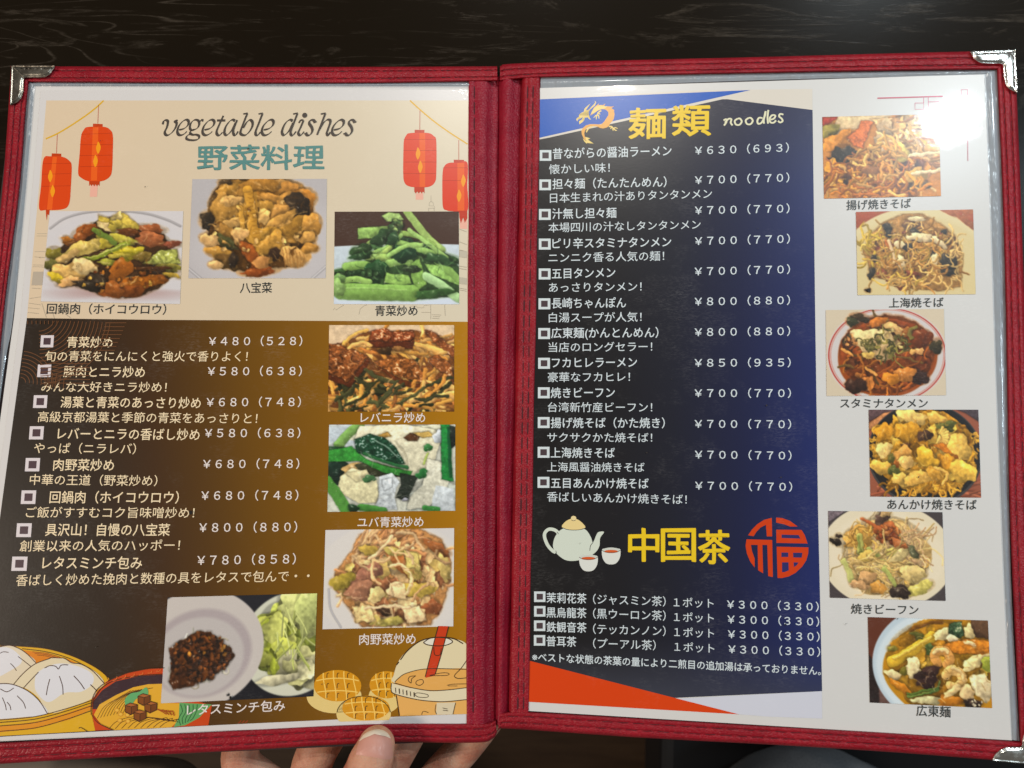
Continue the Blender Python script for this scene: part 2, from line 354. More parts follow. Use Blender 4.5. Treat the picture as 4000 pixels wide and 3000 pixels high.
# film pockets: backing card and the clear margins round each sheet
yy_l = np.array([335,750,1243,1500,2020,2500,2900])*.553
pr_l = np.array([186,151,105,70,0,-72,-135])*.553            # left edge of the print
def xl_print(y): return np.interp(y,yy_l,pr_l)
def strip(name,A,B,leaf,hs,m,parent,n=120):
    A = interp(A,n); B = interp(B,n); n = min(len(A),len(B)); A = A[:n]; B = B[:n]
    V = np.array([wp(A+(B-A)*t,leaf,h) for t,h in hs]).transpose(1,0,2).reshape(-1,3)
    obj(name,V,grid(n-1,len(hs)-1),m,parent,smooth=True)
bump_h = [(-.1,.0001),(.1,.0004),(.3,.0010),(.55,.0012),(.8,.0008),(1.1,.0006)]
strip('sleeve_margin',SRC(3893,275,3915,750,3930,1500,3946,2250,3979,2894),SRC(3848,289,3868,750,3892,1500,3920,2250,3952,2890),'R',bump_h,FILM,FO)
strip('sleeve_margin',SRC(2112,306,3000,288,3893,275),SRC(2112,341,3000,310,3850,290),'R',bump_h,FILM,FO)
strip('sleeve_margin',SRC(112,322,1000,327,1835,322),SRC(136,336,1000,338,1835,338),'L',bump_h,FILM,FO)
strip('sleeve_margin',SRC(112,318,75,750,18,1202,-40,1800,-176,2900),SRC(134,335,99,750,47,1243,0,1560,-170,2900),'L',bump_h,FILM,FO)
def warp(leaf,top,bot,xl,xr,nu,nv,h):
    u = np.linspace(0,1,nu+1)[:,None]; t = np.linspace(0,1,nv+1)[None,:]
    y = top(u)*(1-t)+bot(u)*t; x = xl(y)*(1-u)+xr(y)*u
    P = np.stack([x,y],-1).reshape(-1,2); return P,wp(P,leaf,h),grid(nu,nv),np.broadcast_to(u,y.shape).reshape(-1),np.broadcast_to(t,y.shape).reshape(-1)
PI = lambda xs,ys: (lambda v: np.interp(v,xs,ys))
# backing card of the left pocket (shows as a narrow second edge)
p,v,f,_,_ = warp('L',PI([0,1],[336*.553,336*.553]),PI([0,.15,.6,1],[2904*.553,2893*.553,2848*.553,2828*.553]),lambda y: xl_print(y)-28,lambda y: y*0+1020,2,40,.0003)
obj('backing_card',v,f,PAPER,FO)

# ------------------------------------------------------------------ the two printed sheets
SL = thing('menu_sheet','printed vegetable dishes sheet with red lanterns in the left side of the folder','menu sheet',wp((520,1580),'L',.0005)[0])
SR = thing('menu_sheet','printed noodles and Chinese tea sheet with navy panel in the right side','menu sheet',wp((1640,1580),'R',.0005)[0])
H0 = .0006
WHT = (206,202,200)
p,v,f,_,_ = warp('L',PI([0,1],[353*.553,350*.553]),PI([0,.15,.6,1],[2900*.553,2886*.553,2845*.553,2825*.553]),lambda y: xl_print(y)-14,lambda y: y*0+1020,2,40,H0)
obj('paper',v,f,PRINT,SL,alb(WHT))
p,v,f,_,_ = warp('R',PI([0,.1,1],[345*.553,341*.553,289*.553]),PI([0,1],[2774*.553,2892*.553]),lambda y: np.interp(y,[170,1560],[1142,1114]),PI(np.array([289,750,1500,2250,2890])*.553,np.array([3850,3869,3893,3922,3953])*.553),2,40,H0)
obj('paper',v,f,PRINT,SR,alb((205,203,200)))
H1 = H0+.00008
# left: cream upper area, brown lower area
def mixc(x,xs,cs): cs = np.asarray(cs,float); return np.stack([np.interp(x,xs,cs[:,k]) for k in range(3)],1)
p,v,f,u,t = warp('L',PI([0,1],[217,217]),PI([0,.3,1],[687,691,695]),xl_print,lambda y: y*0+1021,40,20,H1)
obj('cream_panel',v,f,PRINT,SL,alb(mixc(p[:,0],[60,500,1020],[(213,190,160),(210,192,165),(212,200,176)])))
p,v,f,u,t = warp('L',PI([0,.3,1],[687,691,695]),PI([0,.12,.5,.85,1],[1596,1588,1566,1548,1541]),xl_print,lambda y: y*0+1021,60,40,H1)
obj('brown_panel',v,f,PRINT,SL,alb(mixc(p[:,0]-.10*(p[:,1]-700),[0,170,300,420,520,640,850,1000],[(36,28,20),(44,30,18),(62,38,14),(84,54,10),(104,68,6),(122,80,4),(150,100,4),(172,116,4)])))
# right: cream strip, blue wedge, navy panel, orange wedge, pale corner
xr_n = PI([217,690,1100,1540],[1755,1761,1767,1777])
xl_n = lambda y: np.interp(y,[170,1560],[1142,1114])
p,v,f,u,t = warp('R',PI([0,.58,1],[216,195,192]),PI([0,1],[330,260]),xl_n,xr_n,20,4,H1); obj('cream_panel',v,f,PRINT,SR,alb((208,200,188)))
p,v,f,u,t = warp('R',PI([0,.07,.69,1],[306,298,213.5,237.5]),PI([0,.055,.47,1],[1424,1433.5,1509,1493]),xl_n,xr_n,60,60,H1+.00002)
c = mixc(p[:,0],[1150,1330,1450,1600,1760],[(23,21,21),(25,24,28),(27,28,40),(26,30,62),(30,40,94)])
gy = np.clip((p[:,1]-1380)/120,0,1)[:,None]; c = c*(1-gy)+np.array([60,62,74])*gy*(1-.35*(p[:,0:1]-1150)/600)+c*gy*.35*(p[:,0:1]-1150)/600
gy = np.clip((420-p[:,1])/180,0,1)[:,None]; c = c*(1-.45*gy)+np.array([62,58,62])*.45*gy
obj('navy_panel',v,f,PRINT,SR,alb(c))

class Art:
    """flat printed artwork: filled shapes and drawn lines, each a hair above the one before"""
    def __init__(s,name,leaf,parent,h=H1+.00004,label=None): s.n=name; s.l=leaf; s.p=parent; s.h=h; s.V=[]; s.F=[]; s.C=[]; s.k=0; s.label=label; s.st=0
    def add(s,P,F,c):
        s.V.append(wp(P,s.l,s.h+s.st)); s.F += [tuple(i+s.k for i in f) for f in F]; s.C.append(np.broadcast_to(alb(c),(len(P),3))); s.k += len(P); s.st += .000005
    def poly(s,P,c,smooth=False,clip=None):
        P = np.asarray(P,float)
        if smooth: P = interp(np.vstack([P[-1:],P,P[:2]]),len(P)*6); m = len(P)//(1) ; 
        if clip is not None: P = clip(P)
        if smooth:
            # drop the duplicated ends of the closed curve
            n6 = 6 if True else 0
        F = tessellate_polygon([[Vector((a[0],a[1],0)) for a in P]]); s.add(P,F,c); return s
    def sp(s,P,c,clip=None):
        P = np.asarray(P,float); n = len(P); q = np.vstack([P[-1:],P,P[:2]]); out_ = []
        for i in range(1,n+1):
            t = np.linspace(0,1,6,endpoint=False)[:,None]
            out_.append(.5*((2*q[i])+(-q[i-1]+q[i+1])*t+(2*q[i-1]-5*q[i]+4*q[i+1]-q[i+2])*t**2+(-q[i-1]+3*q[i]-3*q[i+1]+q[i+2])*t**3))
        P = np.vstack(out_)
        if clip is not None: P = clip(P)
        F = tessellate_polygon([[Vector((a[0],a[1],0)) for a in P]]); s.add(P,F,c); return s
    def ell(s,cx,cy,rx,ry,c,rot=0,clip=None,a0=0,a1=360):
        a = np.radians(np.linspace(a0,a1,33)[:-1] if a1-a0==360 else np.linspace(a0,a1,24)); x = rx*np.cos(a); y = ry*np.sin(a); r = math.radians(rot)
        P = np.c_[cx+x*math.cos(r)-y*math.sin(r),cy+x*math.sin(r)+y*math.cos(r)]
        return s.poly(P,c,clip=clip)
    def line(s,P,w,c,smooth=True,taper=None,nib=None,clip=None):
        P = np.asarray(P,float); Q = interp(P,max(6,(len(P)-1)*7)) if smooth else P
        if clip is not None: Q = clip(Q)
        t = np.gradient(Q,axis=0); t /= np.linalg.norm(t,axis=1)[:,None]+1e-9; nn = np.c_[-t[:,1],t[:,0]]
        ww = np.full(len(Q),w/2.)
        if nib is not None: a = np.array([math.cos(nib[0]),math.sin(nib[0])]); ww = w/2*(nib[1]+(1-nib[1])*np.abs(t@np.array([-a[1],a[0]])))
        if taper: ww = ww*np.interp(np.linspace(0,1,len(Q)),[0,.2,.8,1],taper)
        ww = ww[:,None]; P2 = np.vstack([Q+nn*ww,Q-nn*ww]); n = len(Q)
        s.add(P2,[(i,i+1,n+i+1,n+i) for i in range(n-1)],c); return s
    def build(s): return obj(s.n,np.vstack(s.V),s.F,PRINT,s.p,np.vstack(s.C),label=s.label)

a = Art('blue_wedge','R',SR); a.poly(T(2,0,150,862, 245,858, 1000,825, 2060,778, 1720,855, 240,1190, 150,1211),(22,84,176)); a.build()
a = Art('orange_wedge','R',SR); a.poly(T(2,3,80,715, 160,735, 1960,1195, 155,1088, 80,1085),(208,62,6)); a.build()
a = Art('pale_wedge','R',SR,H1+.00002); a.poly(np.vstack([T(2,3,1430,1060, 1960,1195),T(3,3,0,1215, 468,1232, 465,995)]),(200,201,212)); a.build()
a = Art('fret_ornament','R',SR); pk = (186,84,100)
a.line(T(3,0,945,848, 1510,832),2.8,pk,False)
for q in ((1270,890,1345,890,1345,945,1270,945,1270,890),(1345,835,1345,890),(1385,835,1385,945,1470,945),(1385,880,1480,880),(1670,830,1670,775,1725,775,1725,825),(1725,1150,1728,1390)): a.line(T(3,0,*q),1.5,(200,120,140),False)
a.build()

# ---- lanterns
def lantern(name,i,j,body,cap,cord,blobs,stripe,col,fringe,tassel,ribs):
    a = Art(name,'L',SL); d = tuple(int(x*.88) for x in col); y_ = (236,150,20)
    a.line(T(i,j,*cord),1.6,(185,110,90),False); 
    if tassel is not None: a.poly(T(i,j,*tassel),(228,170,150))
    a.poly(T(i,j,*cap),d); a.sp(T(i,j,*body),col); a.poly(T(i,j,*stripe),(228,92,22))
    for r in ribs: a.line(T(i,j,*r),.6,(150,40,10),False)
    for b_ in blobs: x,y = b_; a.sp(T(i,j,x,y-52, x+20,y-5, x+8,y+40, x-5,y+52, x-20,y+10, x-12,y-25),y_)
    a.poly(T(i,j,*fringe),d); return a.build()
lantern('lantern_picture',0,0,(760,1097,895,1095,950,1120,975,1170,975,1300,968,1470,945,1530,880,1565,770,1567,700,1535,675,1490,688,1330,700,1180,725,1120),
 (804,1068,888,1072,886,1100,802,1100),(852,905,845,1070),[(850,1275),(825,1390)],(802,1100,850,1100,838,1560,785,1560),(212,66,8),
 (770,1565,862,1567,860,1608,848,1592,838,1610,826,1592,814,1610,802,1592,790,1608,780,1592,770,1608),(782,1600,846,1600,838,1700,776,1700),[(700,1160,960,1152),(690,1250,975,1250),(686,1345,972,1340),(690,1440,965,1436)])
lantern('lantern_picture',0,0,(375,1375,440,1350,540,1355,600,1390,620,1440,612,1620,604,1730,580,1790,520,1812,400,1815,338,1800,355,1600),
 (447,1325,530,1328,530,1355,445,1355),(495,1160,488,1325),[(435,1520),(455,1650)],(455,1356,492,1356,450,1810,405,1812),(212,66,10),
 (395,1810,430,1812,424,1860,412,1850,404,1905,398,1860),None,[(370,1415,615,1410),(365,1505,615,1500),(355,1610,610,1605)])
lantern('lantern_picture',1,0,(1330,1150,1480,1148,1535,1175,1558,1225,1558,1500,1545,1575,1500,1612,1420,1620,1330,1612,1285,1580,1272,1500,1274,1300,1278,1215,1298,1170),
 (1371,1121,1456,1123,1454,1152,1371,1152),(1417,955,1415,1120),[(1400,1325),(1420,1440)],(1412,1150,1462,1150,1462,1615,1414,1615),(216,66,34),
 (1368,1615,1456,1615,1456,1672,1444,1655,1432,1672,1420,1655,1406,1672,1394,1655,1380,1672,1368,1655),(1380,1670,1445,1670,1445,1725,1380,1725),[(1276,1205,1556,1205),(1273,1300,1558,1300),(1273,1400,1558,1400),(1273,1500,1556,1500)])
lantern('lantern_picture',1,0,(1665,1408,1750,1405,1826,1407,1826,1600,1826,1825,1700,1825,1650,1818,1616,1790,1610,1659,1612,1500,1625,1440),
 (1708,1380,1797,1382,1796,1410,1710,1410),(1752,1210,1752,1380),[(1792,1560),(1755,1690)],(1740,1408,1800,1408,1800,1820,1742,1820),(214,58,26),
 (1755,1820,1826,1820,1826,1885,1805,1925,1790,1880,1770,1930,1758,1880),(1760,1900,1826,1900,1826,1980,1760,1975),[(1614,1450,1826,1450),(1610,1560,1826,1560)])
for q in ((0,0,395,1200, 500,1152, 620,1080, 760,985, 850,912, 895,868),(1,0,1330,868, 1420,950, 1540,1050, 1680,1150, 1828,1245)):
    a = Art('lantern_string','L',SL); a.line(T(*q),3.0,(214,166,36)); a.build()
# ---- faint skyline sketches
a = Art('skyline_sketch','L',SL); g_ = (168,156,136)
for q in ((1512,30,1512,90),(1495,120,1498,92,1512,80,1530,92,1535,120,1495,120),(1485,140,1545,140,1540,120),(1490,165,1494,140),(1540,165,1538,140),
  (668,1020,680,1000,690,1020,760,975),(890,1060,900,1010,930,985,960,975),(1330,985,1390,985,1390,1000,1450,1000,1450,980,1510,980,1510,1100),(1430,1040,1510,1040),(1630,975,1635,1070),(1520,1060,1600,1062),(1530,1075,1590,1078),(1525,1090,1585,1095),
  (1758,320,1820,345),(1758,430,1820,455),(1758,500,1820,515),(1758,640,1820,650),(1758,660,1820,672),(1758,830,1820,842),(1758,845,1820,858)): a.line(T(1,1,*q),.9,g_,False)
a.poly(T(1,1,1758,505,1820,515,1820,570,1758,560),(190,180,160)); a.poly(T(1,1,1758,735,1820,745,1820,800,1758,790),(186,176,156)); a.build(); a = Art('skyline_sketch','L',SL)
for q in ((320,360,405,360),(315,380,405,380),(300,515,395,515),(298,560,395,568),(285,630,380,632),(283,645,380,648),(275,830,350,835),(255,920,355,905),(250,960,350,975),(245,1000,340,1010),(240,1040,335,1050),(360,960,400,1085),(440,1000,470,1090),(560,1050,610,1088)): a.line(T(0,1,*q),.9,g_,False)
a.poly(T(0,1,287,688,375,688,365,805,272,805),(178,164,146)); a.build()
# ---- line pattern in the brown panel
a = Art('line_pattern','L',SL,H1+.00003); pc = (104,66,38)
def arcs(cx,cy,r0,r1,st,a0,a1,ok):
    for r in np.arange(r0,r1,st):
        an = np.radians(np.linspace(a0,a1,40)); P = np.c_[cx+r*np.cos(an),cy+r*.95*np.sin(an)]; seg = []
        for q in P:
            if ok(q): seg.append(q)
            else:
                if len(seg)>3: a.line(T(0,1,*np.array(seg).ravel()),1.7,pc,False)
                seg = []
        if len(seg)>3: a.line(T(0,1,*np.array(seg).ravel()),1.7,pc,False)
arcs(180,1640,40,300,34,-92,10,lambda q: q[0]>165+ (1659-q[1])*.12)
arcs(330,1060,150,640,34,5,88,lambda q: q[1]>1112 and q[0]>235-(q[1]-1112)*.13 and q[0]<1095-(q[1]-1112)*.45)
arcs(1100,1700,300,700,36,180,262,lambda q: q[0]<560 and q[1]>1560)
for y in range(1130,1400,34): a.line(T(0,1,910-(y-1130)*.3,y,1100-(y-1112)*.42,y),1.7,pc,False)
for y in range(1480,1660,34): a.line(T(0,1,460,y,780,y+4),1.7,pc,False)
for x in range(240,500,36): a.line(T(0,1,x,1112,x,1142),1.7,pc,False)
a.build()

# ---- steamer of buns, noodle bowl, melon breads, drink cup
bot_y = PI([-80,0,276.5,553,1007,1021],[1597,1594,1577.5,1565.5,1549.5,1549])
def clipb(P): P = P.copy(); P[:,1] = np.minimum(P[:,1],bot_y(P[:,0])-.0); return P
bot2 = PI([-80,0,276,553,1007],[1594,1591,1581,1566.5,1549]); 
OUTL = (72,40,18)
a = Art('bun_steamer_picture','L',SL)
a.poly(T(0,3,-200,620,0,598,160,603,400,625,620,690,800,775,900,845,945,890,912,935,850,985,800,1060,795,1130,800,1220,822,1337,500,1355,0,1382,-240,1402),(214,164,24),clip=clipb)
a.poly(T(0,3,180,640,400,662,600,722,760,800,860,880,900,930,840,985,600,860,300,800,200,700),(214,124,14))
a.line(T(0,3,0,602,160,606,400,628,620,690,800,775,905,850,940,905),1.8,OUTL); a.line(T(0,3,190,628,400,655,600,712,770,795,860,862,905,930),1.8,OUTL)
for k in range(3): a.line(T(0,3,280+20*k,655+14*k,400,668+12*k,520,700+14*k),1.0,OUTL)
a.sp(T(0,3,-200,660,-60,640,60,600,150,620,230,670,310,750,200,850,110,940,-200,960),(216,200,172)); a.sp(T(0,3,-120,650,40,615,130,650,190,730,120,800,-120,900),(214,211,214))
a.line(T(0,3,-100,640,60,600,150,620,230,670,310,750),1.8,OUTL); 
for q in ((0,668,30,655,75,660),(155,695,215,740,265,780),(90,755,120,785,142,818)): a.line(T(0,3,*q),1.6,OUTL)
a.sp(T(0,3,110,940,200,840,300,760,420,715,520,705,620,745,740,780,850,850,900,930,840,985,800,1055,650,1120,430,1185,330,1050,220,970),(218,202,168)); a.sp(T(0,3,330,830,480,760,640,770,790,840,800,930,700,1000,560,1010,420,1090,320,1010,300,920),(214,212,216))
a.line(T(0,3,110,945,200,842,300,762,420,716,450,706,520,708,560,712,620,750,700,762,800,820,905,932),1.9,OUTL)
for q in ((385,795,430,775,480,780,505,803,530,770,590,768),(333,830,270,895,205,965),(430,890,412,960,400,1030),(513,865,540,950,545,1025),(637,862,690,920,730,978),(780,938,810,965,838,995)): a.line(T(0,3,*q),1.9,OUTL)
a.sp(T(0,3,-220,980,-60,930,60,930,150,950,250,1000,340,1080,410,1190,200,1220,-60,1240,-220,1240),(214,212,216)); a.line(T(0,3,-60,935,60,930,150,950,250,1000,340,1080,412,1192),1.9,OUTL)
for q in ((0,975,60,1000,120,968),(20,1050,45,1110,55,1160),(60,1090,85,1120,95,1160),(148,1035,200,1090,222,1145)): a.line(T(0,3,*q),1.8,OUTL)
a.poly(T(0,3,-200,1310,0,1300,300,1262,560,1190,790,1110,792,1150,600,1240,300,1320,0,1350,-200,1360),(216,138,22),clip=clipb)
for k,yo in enumerate((0,22,52,98)): a.line(T(0,3,-200,1262+yo,0,1244+yo,300,1215+yo,560,1150+yo*.95,790,1075+yo*.9),1.8,OUTL,clip=clipb)
a.line(T(0,3,680,1315,700,1310,760,1345),1.5,OUTL); a.build()
a = Art('noodle_bowl_picture','L',SL)
a.poly(T(0,3,790,1080,830,990,930,910,1100,840,1280,803,1440,797,1440,1000,1830,1120,1800,1290,822,1335,790,1200),(194,66,14),clip=clipb)
a.poly(T(0,3,800,1150,805,1085,880,990,1000,910,1200,865,1440,850,1440,1000,900,1150),(58,36,42))
a.poly(T(0,3,810,1200,860,1110,1000,1030,1150,962,1280,935,1440,930,1440,1098,1600,1100,1540,1250,1480,1308,980,1332,880,1290),(220,164,44),clip=clipb)
a.poly(T(0,3,1550,1095,1830,1110,1720,1225,1600,1290,1500,1305,1545,1220),(96,158,92),clip=clipb)
for k in range(9): a.line(T(0,3,840+k*28,1230-k*6,900+k*26,1130-k*4,1010+k*24,1060-k*8,1130+k*24,990-k*3),1.1,OUTL)
for k in range(9): a.line(T(0,3,940+k*55,1322-k*2,1000+k*55,1262,1100+k*55,1225+6*(k%3),1240+k*35,1215+k*4,1380+k*20,1240+k*3),1.2,OUTL,clip=clipb)
for k in range(5): a.line(T(0,3,1560+k*36,1110,1575+k*30,1170,1545+k*30,1230,1560+k*20,1290-k*10),1.2,(40,80,50),clip=clipb)
a.sp(T(0,3,1080,1065,1130,1015,1200,1000,1265,962,1275,1030,1180,1060,1145,1100,1090,1122),(96,164,104)); 
for q in ((1010,1160),(1042,1195),(1100,1200),(1035,1248),(1105,1255)): a.ell(*T(0,3,*q)[0],5.4,4.6,(206,140,40)); a.ell(*T(0,3,*q)[0],3.6,3.0,(226,178,70))
for x,y in ((1130,1155),(1298,1140),(1240,1075),(1205,1215)):
    a.poly(T(0,3,x-52,y-38,x-6,y-62,x+62,y-44,x+60,y+18,x-2,y+48,x-50,y+22),OUTL)
    a.poly(T(0,3,x-45,y-32,x+2,y-22,x,y+38,x-44,y+16),(128,70,26)); a.poly(T(0,3,x-42,y-39,x-4,y-54,x+52,y-40,x+4,y-28),(168,96,44)); a.poly(T(0,3,x+8,y-22,x+54,y-36,x+53,y+12,x+8,y+36),(112,60,22))
for k in range(4): a.line(T(0,3,1360+k*34,1150+k*6,1400+k*30,1170,1440+k*22,1195+k*4),2.2,(160,66,24))
a.line(T(0,3,795,1130,805,1075,880,965,1000,900,1200,862,1400,848),1.6,OUTL); a.line(T(0,3,788,1200,790,1090,835,985,935,908,1100,838,1290,800,1420,794),1.6,OUTL); a.line(T(0,3,795,1200,850,1270,980,1332),1.6,OUTL,clip=clipb)
for k in range(7): a.line(T(0,3,900+k*75,925-k*17,930+k*75,905-k*14,935+k*75,880-k*12),.9,(232,130,60))
a.build()
def bread(name,bx,by,brx,bry,tx,ty,trx,try_,out):
    a = Art(name,'L',SL); f_ = 4.
    X,Y = T(1,3,bx,by)[0]; a.ell(X,Y,brx/f_,bry/f_,(222,194,122),clip=clipb); X,Y = T(1,3,tx,ty)[0]; a.ell(X,Y,trx/f_,try_/f_,(208,142,20),clip=clipb)
    for k in (-.55,-.12,.32,.72): 
        q = [(tx+k*trx+12*math.sin(v*2),ty+v*try_*math.sqrt(max(0,1-k*k))) for v in np.linspace(-.97,.97,7)]; a.line(T(1,3,*np.array(q).ravel()),2.4,(238,196,96),clip=clipb)
    for k in (-.3,.42):
        q = [(tx+u*trx*.97*math.sqrt(1-k*k),ty+k*try_-(1-u*u)*try_*.18*(1 if k<0 else .6)) for u in np.linspace(-.97,.97,9)]; a.line(T(1,3,*np.array(q).ravel()),2.4,(238,196,96),clip=clipb)
    for k in (-.45,-.02,.42):
        for m in (-.78,-.12,.5):
            x = tx+k*trx; y = ty+m*try_
            if (k*k+m*m)<.9: a.line(T(1,3,x+18,y-4,x+4,y,x,y+16,x,y+38),1.6,(70,50,24),clip=clipb)
    if out: 
        q = [(bx+brx*.98*math.cos(t),by+bry*.98*math.sin(t)) for t in np.radians(np.linspace(185,355,20))]; a.line(T(1,3,*np.array(q).ravel()),1.6,(70,50,24),clip=clipb)
    a.build()
bread('melon_bread_picture',675,1040,238,146,705,948,205,136,False)
bread('melon_bread_picture',1110,1055,140,130,1130,940,150,118,False)
bread('melon_bread_picture',930,1190,236,155,950,1140,206,108,True)
a = Art('drink_cup_picture','L',SL,H1+.00019)
a.sp(T(1,3,1195,925,1192,850,1230,740,1310,640,1420,565,1560,530,1700,540,1826,600,1830,800,1826,990,1500,990),(220,204,164))
a.sp(T(1,3,1200,918,1300,840,1480,802,1650,800,1830,806,1832,900,1828,972,1500,990,1290,960),(222,164,84))
a.poly(T(1,3,1208,1010,1400,1050,1830,1070,1830,1192,1238,1210),(224,168,90),clip=clipb); a.poly(T(1,3,1562,1095,1725,1092,1700,1196,1556,1198),(214,198,166),clip=clipb)
a.poly(T(1,3,1168,925,1230,942,1330,968,1500,990,1660,986,1830,968,1830,1072,1620,1086,1440,1072,1290,1048,1190,1015,1172,995),(220,206,172))
a.ell(*T(1,3,1572,566)[0],31,9.5,(222,214,196)); a.poly(T(1,3,1575,432,1666,434,1545,862,1464,880),(196,58,22))
L_ = (62,42,26)
for q,wd in (((1248,725,1310,645,1420,562,1560,530,1700,540,1790,585),2.4),((1215,768,1235,742),2.4),((1198,918,1230,885,1300,840,1480,802,1820,806),1.6),((1200,925,1330,962,1500,990,1660,984,1820,965),1.8),
  ((1170,925,1168,985,1190,1015,1300,1048,1440,1075,1620,1086,1820,1068),1.8),((1212,1032,1225,1110,1240,1208),2.2),((1575,435,1520,640,1462,872),2.0),((1664,436,1600,680,1548,850),2.0),((1446,575,1500,540,1572,530,1660,540,1698,570,1640,598,1560,604,1480,594,1446,575),2.0),
  ((1380,862,1330,870,1315,900,1340,925,1345,890,1380,862),1.4),((1415,895,1385,910,1385,935,1415,945,1445,925,1440,898,1415,895),1.4),((1500,860,1600,838,1660,840,1650,858,1500,862),1.4),((1370,1020,1400,1010,1480,1025,1478,1048,1400,1045,1370,1020),1.3),
  ((1820,730,1770,800,1715,860,1745,885,1820,880),1.6),((1650,945,1700,935,1820,932),1.3),((1660,950,1740,950),1.1),((1725,1095,1712,1150,1702,1195),1.5),((1555,1110,1548,1160,1560,1195),1.2),((1612,1140,1655,1150),1.2),((1615,1160,1660,1165),1.2),((1430,1200,1445,1170,1490,1180),1.1),((1535,615,1545,680,1590,680,1600,625),1.4)): a.line(T(1,3,*q),wd,L_,clip=clipb)
for k in range(6): a.line(T(1,3,1205+k*32,965+k*8,1208+k*32,1010+k*7),2.2 if k%2 else 1.5,L_,False)
a.build()
a = Art('red_scribble','L',SL)
for k in range(3): a.line(T(0,3,2060+k*28,1272,2085+k*28,1248),1.2,(170,50,30),False)
a.build()

# ---- right sheet artwork
a = Art('dragon_emblem','R',SR); D = lambda *q: Z(2240,380,8.295,*q)
o1,o2 = (222,160,66),(226,198,112)
a.poly(D(180,560,260,500,330,470,355,372,440,290,555,200,470,320,400,420,480,410,640,250,700,180,700,110,735,160,700,260,560,380,500,450,500,560,530,660,575,735,500,705,470,650,370,660,350,740,290,810,190,880,180,780,270,720,300,640,230,690,150,720,130,780,85,730,110,670,180,630),o2)
a.poly(D(545,590,590,470,660,340,740,270,830,200,810,262,860,250,960,250,1040,200,990,285,1240,300,1320,290,1230,350,1330,420,1310,440,1335,540,1310,690,1270,760,1190,850,1150,930,1080,980,960,1012,850,990,780,950,640,930,540,940,450,990,380,1070,350,1170,370,1280,430,1420,340,1350,270,1200,258,1090,300,1000,400,910,540,870,700,870,900,882,1000,780,1130,580,1130,480,1050,400,940,380,800,430,650,530),o1)
a.poly(D(560,560,600,470,670,350,750,280,860,258,1100,300,1000,370,930,375,800,420,650,520),o2)
a.poly(D(300,1330,420,1425,380,1280,545,1330,470,1372,655,1500,430,1480,435,1512,350,1430),o2); a.poly(D(700,945,600,972,500,1030,425,1150,400,1110,460,1010,560,950),o2)
for q in ((900,430,800,500,770,570,715,600,655,665),(770,565,745,640,738,715),(780,560,820,610,828,700),(800,510,870,550),(1150,945,1240,950,1290,1000,1360,985,1440,1015),(1285,1000,1280,1040,1290,1085),(1300,1000,1350,1060,1410,1075),(1240,960,1200,1030)): a.line(D(*q),3.0,o2,taper=(1,.9,.7,.3))
a.build()
a = Art('fortune_emblem','R',SR); U = lambda *q: Z(2880,2000,5.72,*q); oc = (198,58,8); nv = (44,42,96)
a.poly(U(240,520,330,390,450,270,600,175,770,130,780,545,660,545,640,285,520,345,430,440,365,540),oc); a.poly(U(868,125,1000,135,1180,200,1350,325,1180,325,1050,275,868,235),oc)
a.poly(U(870,395,1435,400,1510,520,1570,705,875,690),oc); a.poly(U(990,505,1370,515,1412,595,990,580),nv)
a.poly(U(880,775,1590,790,1585,930,1540,1080,1450,1220,1300,1360,1150,1440,1000,1475,900,1475),oc)
a.poly(U(985,905,1140,905,1140,1005,985,1005),nv); a.poly(U(1245,910,1455,912,1440,1020,1250,1015),nv); a.poly(U(1000,1125,1145,1125,1150,1305,1060,1340,1000,1345),nv); a.poly(U(1258,1125,1370,1128,1330,1190,1265,1230),nv)
a.poly(U(205,610,780,625,795,1455,690,1430,670,735,560,735,578,1370,465,1300,455,735,305,735,330,880,388,1040,388,1240,290,1110,215,930,185,760),oc)
a.build()
a = Art('teapot_picture','R',SR); tg = (203,210,196); dk = (50,52,50)
a.line(T(2,2,405,1292,370,1262,320,1255,285,1285,283,1330,310,1395,350,1440,378,1455),7.2,tg)
a.sp(T(2,2,355,1380,375,1315,430,1255,520,1235,630,1255,680,1320,700,1368,735,1292,762,1276,795,1280,762,1330,755,1400,720,1455,640,1505,540,1528,460,1520,390,1470,360,1425),tg)
a.sp(T(2,2,436,1240,450,1200,500,1168,560,1168,612,1205,630,1245,540,1262),(224,200,138)); a.ell(*T(2,2,532,1160)[0],5.8,5.2,(224,204,150))
a.line(T(2,2,438,1242,480,1258,540,1262,590,1258,630,1246),1.2,dk); a.line(T(2,2,512,1174,532,1182,552,1174),1.0,dk); a.line(T(2,2,388,1278,402,1296),1.0,dk); a.line(T(2,2,672,1440,678,1400,700,1368),1.2,dk); a.line(T(2,2,378,1440,384,1460,372,1468),1.0,dk); a.build()
for x,y in ((660,1545),(856,1485)):
    a = Art('teacup_picture','R',SR,H1+.00012); a.sp(T(2,2,x-79,y-50,x-55,y-64,x,y-72,x+58,y-64,x+81,y-50,x+76,y+15,x+45,y+62,x,y+74,x-45,y+62,x-74,y+15),(212,213,206))
    a.ell(*T(2,2,x,y-46)[0],19.5,5.8,(196,200,190)); a.ell(*T(2,2,x,y-38)[0],15,3.4,(204,88,36)); a.line(T(2,2,x-79,y-48,x-50,y-34,x,y-28,x+50,y-34,x+80,y-48),1.0,dk); a.build()

